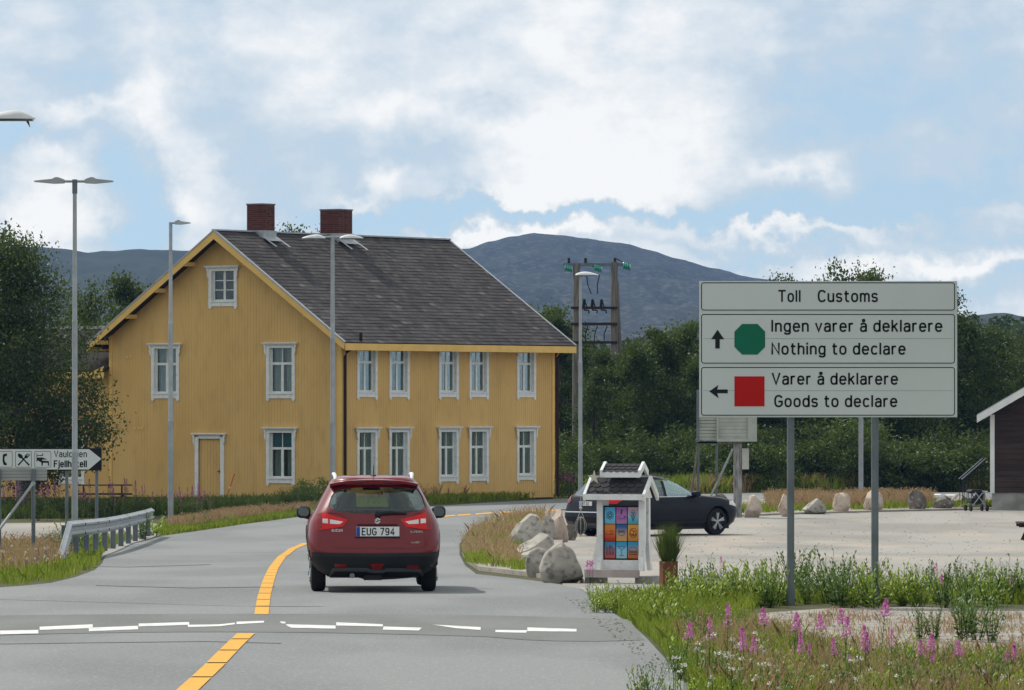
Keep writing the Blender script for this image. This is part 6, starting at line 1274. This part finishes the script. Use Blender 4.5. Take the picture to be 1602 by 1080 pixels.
def fireweed(seed, h, spike, nfl, fr=.052, pm=None):
    rg = np.random.default_rng(seed); mb = MB(); lean = rg.normal(size=2)*.04; top = np.array([lean[0], lean[1], h]); mb.tube([(0, 0, 0), tuple(top*.5), tuple(top)], [.005, .004, .002], 4, cap=False); V = []
    for k in range(46):
        t = .12+.62*k/46; p = top*t; az = k*2.4; L_ = .10*(1.1-.5*t)*rg.uniform(.8, 1.2); el_ = .35; d = np.array([math.cos(az)*math.cos(el_), math.sin(az)*math.cos(el_), math.sin(el_)]); w_ = np.array([-math.sin(az), math.cos(az), 0])*L_*.09; V.append([p, p+d*L_*.4+w_, p+d*L_, p+d*L_*.4-w_])
    V = np.array(V); u = rg.random(nfl); Cc = np.outer(1-spike/h*(1-u), np.ones(3))*top; a = rg.uniform(0, 6.28, nfl); rr_ = (fr*(1.1-u)**.9+.006)*rg.uniform(.7, 1.1, nfl); Cc[:, 0] += rr_*np.cos(a); Cc[:, 1] += rr_*np.sin(a)
    return mb.mesh('stem', leaf_m), fast_mesh('leaves', V, 4, leaf_m, np.clip(rg.normal(.35, .25, len(V)), 0, 1)), fast_mesh('flower_spike', leaf_quads(Cc, .027 if fr > .05 else .03, rg, .9), 4, pm or pink, np.clip(rg.normal(.4, .3, nfl)+.4*(u > .75), 0, 1))
fws = [fireweed(61, .8, .26, 150), fireweed(62, .9, .34, 230), fireweed(63, .7, .20, 150), fireweed(64, .95, .30, 90)]
pinkd = mat('fireweed_petals_dull', (.42, .10, .32), .7, (.34, .10, .27), 3, 3, tint=(.24, .06, .16), trans=.1, obj_var=.3)
fwf = [fireweed(65+i, .9, .30, 46, .035, pinkd) for i in range(4)]
nm = ('stem', 'leaves', 'flower_spike')
FW = [(1378, 948, 2), (1326, 962, 2), (1293, 971, 2), (1320, 977, 0), (1357, 990, 1), (1360, 1000, 1), (1395, 995, 3), (1258, 998, 1), (1168, 992, 1), (1175, 1005, 0), (1308, 1008, 0), (1137, 958, 3), (1070, 984, 2), (1448, 1003, 2), (1438, 1010, 0), (1458, 1026, 2), (1508, 1012, 2), (1583, 1018, 1), (1572, 1025, 2), (1595, 1016, 2), (1437, 1038, 2), (1490, 1050, 1), (1482, 1045, 0), (1203, 1040, 3), (1201, 962, 2), (1240, 970, 2), (1530, 1038, 3), (1545, 1050, 0), (1465, 888, 3), (1475, 905, 2), (1582, 905, 3), (1330, 1030, 3), (1110, 980, 3), (1265, 1015, 3)]
spot = {(1378, 948): 'bright fireweed spike right in front of the right sign post', (1465, 888): 'tallest pale fireweed standing out above the weeds against the gravel lot'}
for px, py, k in FW:
    h = (.8, .9, .7, .95)[k]; sc_f = rnd.uniform(.75, .95)
    base = py+h*sc_f*.86*150; base = min(base, 1078 if py > 940 else 949); D = GD(base); sc_f = (base-py)/(F/D)/(h*.88)
    p = PG(px, base); put(fws[k], nm, 'fireweed', p.x, D, sc_f, rnd.uniform(0, 6), spot.get((px, py), 'pink fireweed flowering on the right foreground verge'), 'fireweed', None if (px, py) in spot else 'fireweed on the foreground verge')
for i in range(105):
    px = rnd.uniform(-60, 275) if i < 80 else rnd.uniform(275, 330); py = rnd.uniform(801, 816); p = PG(px, py); put(fwf[rnd.randrange(4)], nm, 'fireweed', p.x, p.y, rnd.uniform(.7, 1.3) if px < 200 else rnd.uniform(.5, 1.1), rnd.uniform(0, 6), 'pink fireweed in the flower strip before the gable wall', 'fireweed', 'fireweed in front of the house')
for i in range(14):
    p = PG(rnd.uniform(868, 900), rnd.uniform(779, 784)); put(fwf[rnd.randrange(4)], nm, 'fireweed', p.x, p.y+2, rnd.uniform(.8, 1.15), rnd.uniform(0, 6), 'pink fireweed between the house corner and the dark car', 'fireweed', 'fireweed behind the dark car')
for px, py in ((920, 905), (922, 930), (928, 918), (1128, 897)):
    p = PG(px, 940 if py > 900 else 932); put(fws[3], nm, 'fireweed', p.x, p.y, .55, rnd.uniform(0, 6), 'small pale fireweed beside the menu board', 'fireweed', 'small fireweed beside the menu board')
# white yarrow, ox-eye and yellow flowers
def umbel(seed, h, m, r=.045):
    rg = np.random.default_rng(seed); mb = MB(); mb.tube([(0, 0, 0), (.01, 0, h)], [.003, .002], 4, cap=False); n = 20; a = rg.uniform(0, 6.28, n); q = r*np.sqrt(rg.random(n)); Cc = np.stack([.01+q*np.cos(a), q*np.sin(a), h+rg.normal(0, .010, n)-q*.3], 1)
    return mb.mesh('stem', leaf_m), fast_mesh('flower_head', leaf_quads(Cc, .014, rg, 1), 4, m)
um = [umbel(71, .35, creamf, .028), umbel(72, .28, creamf, .02)]; uy = umbel(73, .22, yellowf, .03); uv = umbel(74, .25, violetf, .03)
for i in range(60):
    px, py = rnd.uniform(1045, 1200), rnd.uniform(1000, 1080)
    if rnd.random() < .3: px = rnd.uniform(1200, 1600); py = rnd.uniform(1050, 1085)
    p = PG(px, min(py+40, 1140)); put(um[i % 2], ('stem', 'flower_head'), 'yarrow', p.x, p.y, rnd.uniform(.8, 1.1), i, 'small white yarrow in the reddish grass of the right foreground', 'flower', 'yarrow in the foreground')
for i in range(46):
    py = rnd.uniform(878, 908); p = PG(rnd.uniform(-40, 148-(py-878)*2.2), py); put((um[1], uy, uv)[i % 3], ('stem', 'flower_head'), 'meadow_flower', p.x, p.y, rnd.uniform(.9, 1.3), i, 'small meadow flower on the left verge', 'flower', 'meadow flowers on the left verge')
# weeds near the house, the guardrail and the island
for i, (px, py, k, s_) in enumerate([(455, 800, 1, .30), (480, 798, 0, .38), (500, 797, 1, .42), (468, 799, 1, .34), (430, 804, 1, .2), (398, 806, 1, .22), (375, 807, 1, .26), (345, 808, 1, .26), (318, 810, 1, .24), (300, 811, 2, .28), (878, 779, 2, .7), (893, 778, 0, .8), (150, 814, 1, .3), (100, 815, 1, .3), (60, 815, 1, .32), (215, 813, 1, .3)]):
    p = PG(px, py); plant_tree(bushes[k], p.x, p.y, s_, 1.0, i, 'small bush at the foot of the yellow house', 'bush', 'small bushes at the foot of the house', 'bush')
for px, py, s_ in ((118, 868, .9), (135, 866, .8), (106, 872, .8), (150, 862, .7), (225, 848, .9), (240, 842, .9), (85, 868, .7), (322, 826, .5), (300, 829, .5), (360, 822, .45)):
    p = PG(px, py-2); put(weeds[rnd.randrange(7)], ('stem', 'leaves'), 'leafy_weed', p.x, p.y, s_*1.3, px, 'leafy weed growing by the guardrail and road edge', 'weed', 'weeds by the guardrail')
# wispy grass of the planter
rg = np.random.default_rng(9); n = 900; a = rg.uniform(0, 6.28, n); r0 = .08*np.sqrt(rg.random(n)); H = rg.uniform(.25, .62, n); ln = rg.normal(0, .10, n); X = r0*np.cos(a); Y = r0*np.sin(a); tx2 = X+np.cos(a)*abs(ln); ty2 = Y+np.sin(a)*abs(ln); w2 = .004
V = np.stack([np.stack([X-w2, Y, 0*X], 1), np.stack([X+w2, Y, 0*X], 1), np.stack([tx2, ty2, H], 1)], 1); A = np.stack([X*.9+np.cos(a)*.07*rg.random(n), Y*.9+np.sin(a)*.07*rg.random(n), H*rg.random(n)], 1)
V2 = leaf_quads(np.repeat(A, 2, 0)+rg.normal(0, .015, (2*n, 3)), .05, rg, .12, up=2.5)
pg_ = thing('planter_grass', (plt.location.x, plt.location.y, plt.location.z+hh-.04), 0, 'wispy dark green grass growing out of the rusty planter', 'plant')
link('blades', fast_mesh('blades', V, 3, leaf_m, rg.random(n)), pg_)['kind'] = 'stuff'; link('leaves', fast_mesh('leaves', V2, 4, leaf_d, rg.random(2*n)*.6), pg_)['kind'] = 'stuff'

# ------------------------------------------------------------ haze
hm = bpy.data.materials.new('haze_air'); hm.use_nodes = True; t = hm.node_tree; t.nodes.clear(); o_ = t.nodes.new('ShaderNodeOutputMaterial'); pv = t.nodes.new('ShaderNodeVolumePrincipled')
pv.inputs['Color'].default_value = (.22, .46, 1.0, 1); pv.inputs['Density'].default_value = .85e-4; t.links.new(pv.outputs[0], o_.inputs['Volume'])
o = MB().box(-3200, 3200, -150, 3520, -3, 330).build('haze', hm); o['kind'] = 'stuff'; o['label'] = 'thin bluish air between the road and the distant hills'; o['category'] = 'haze'
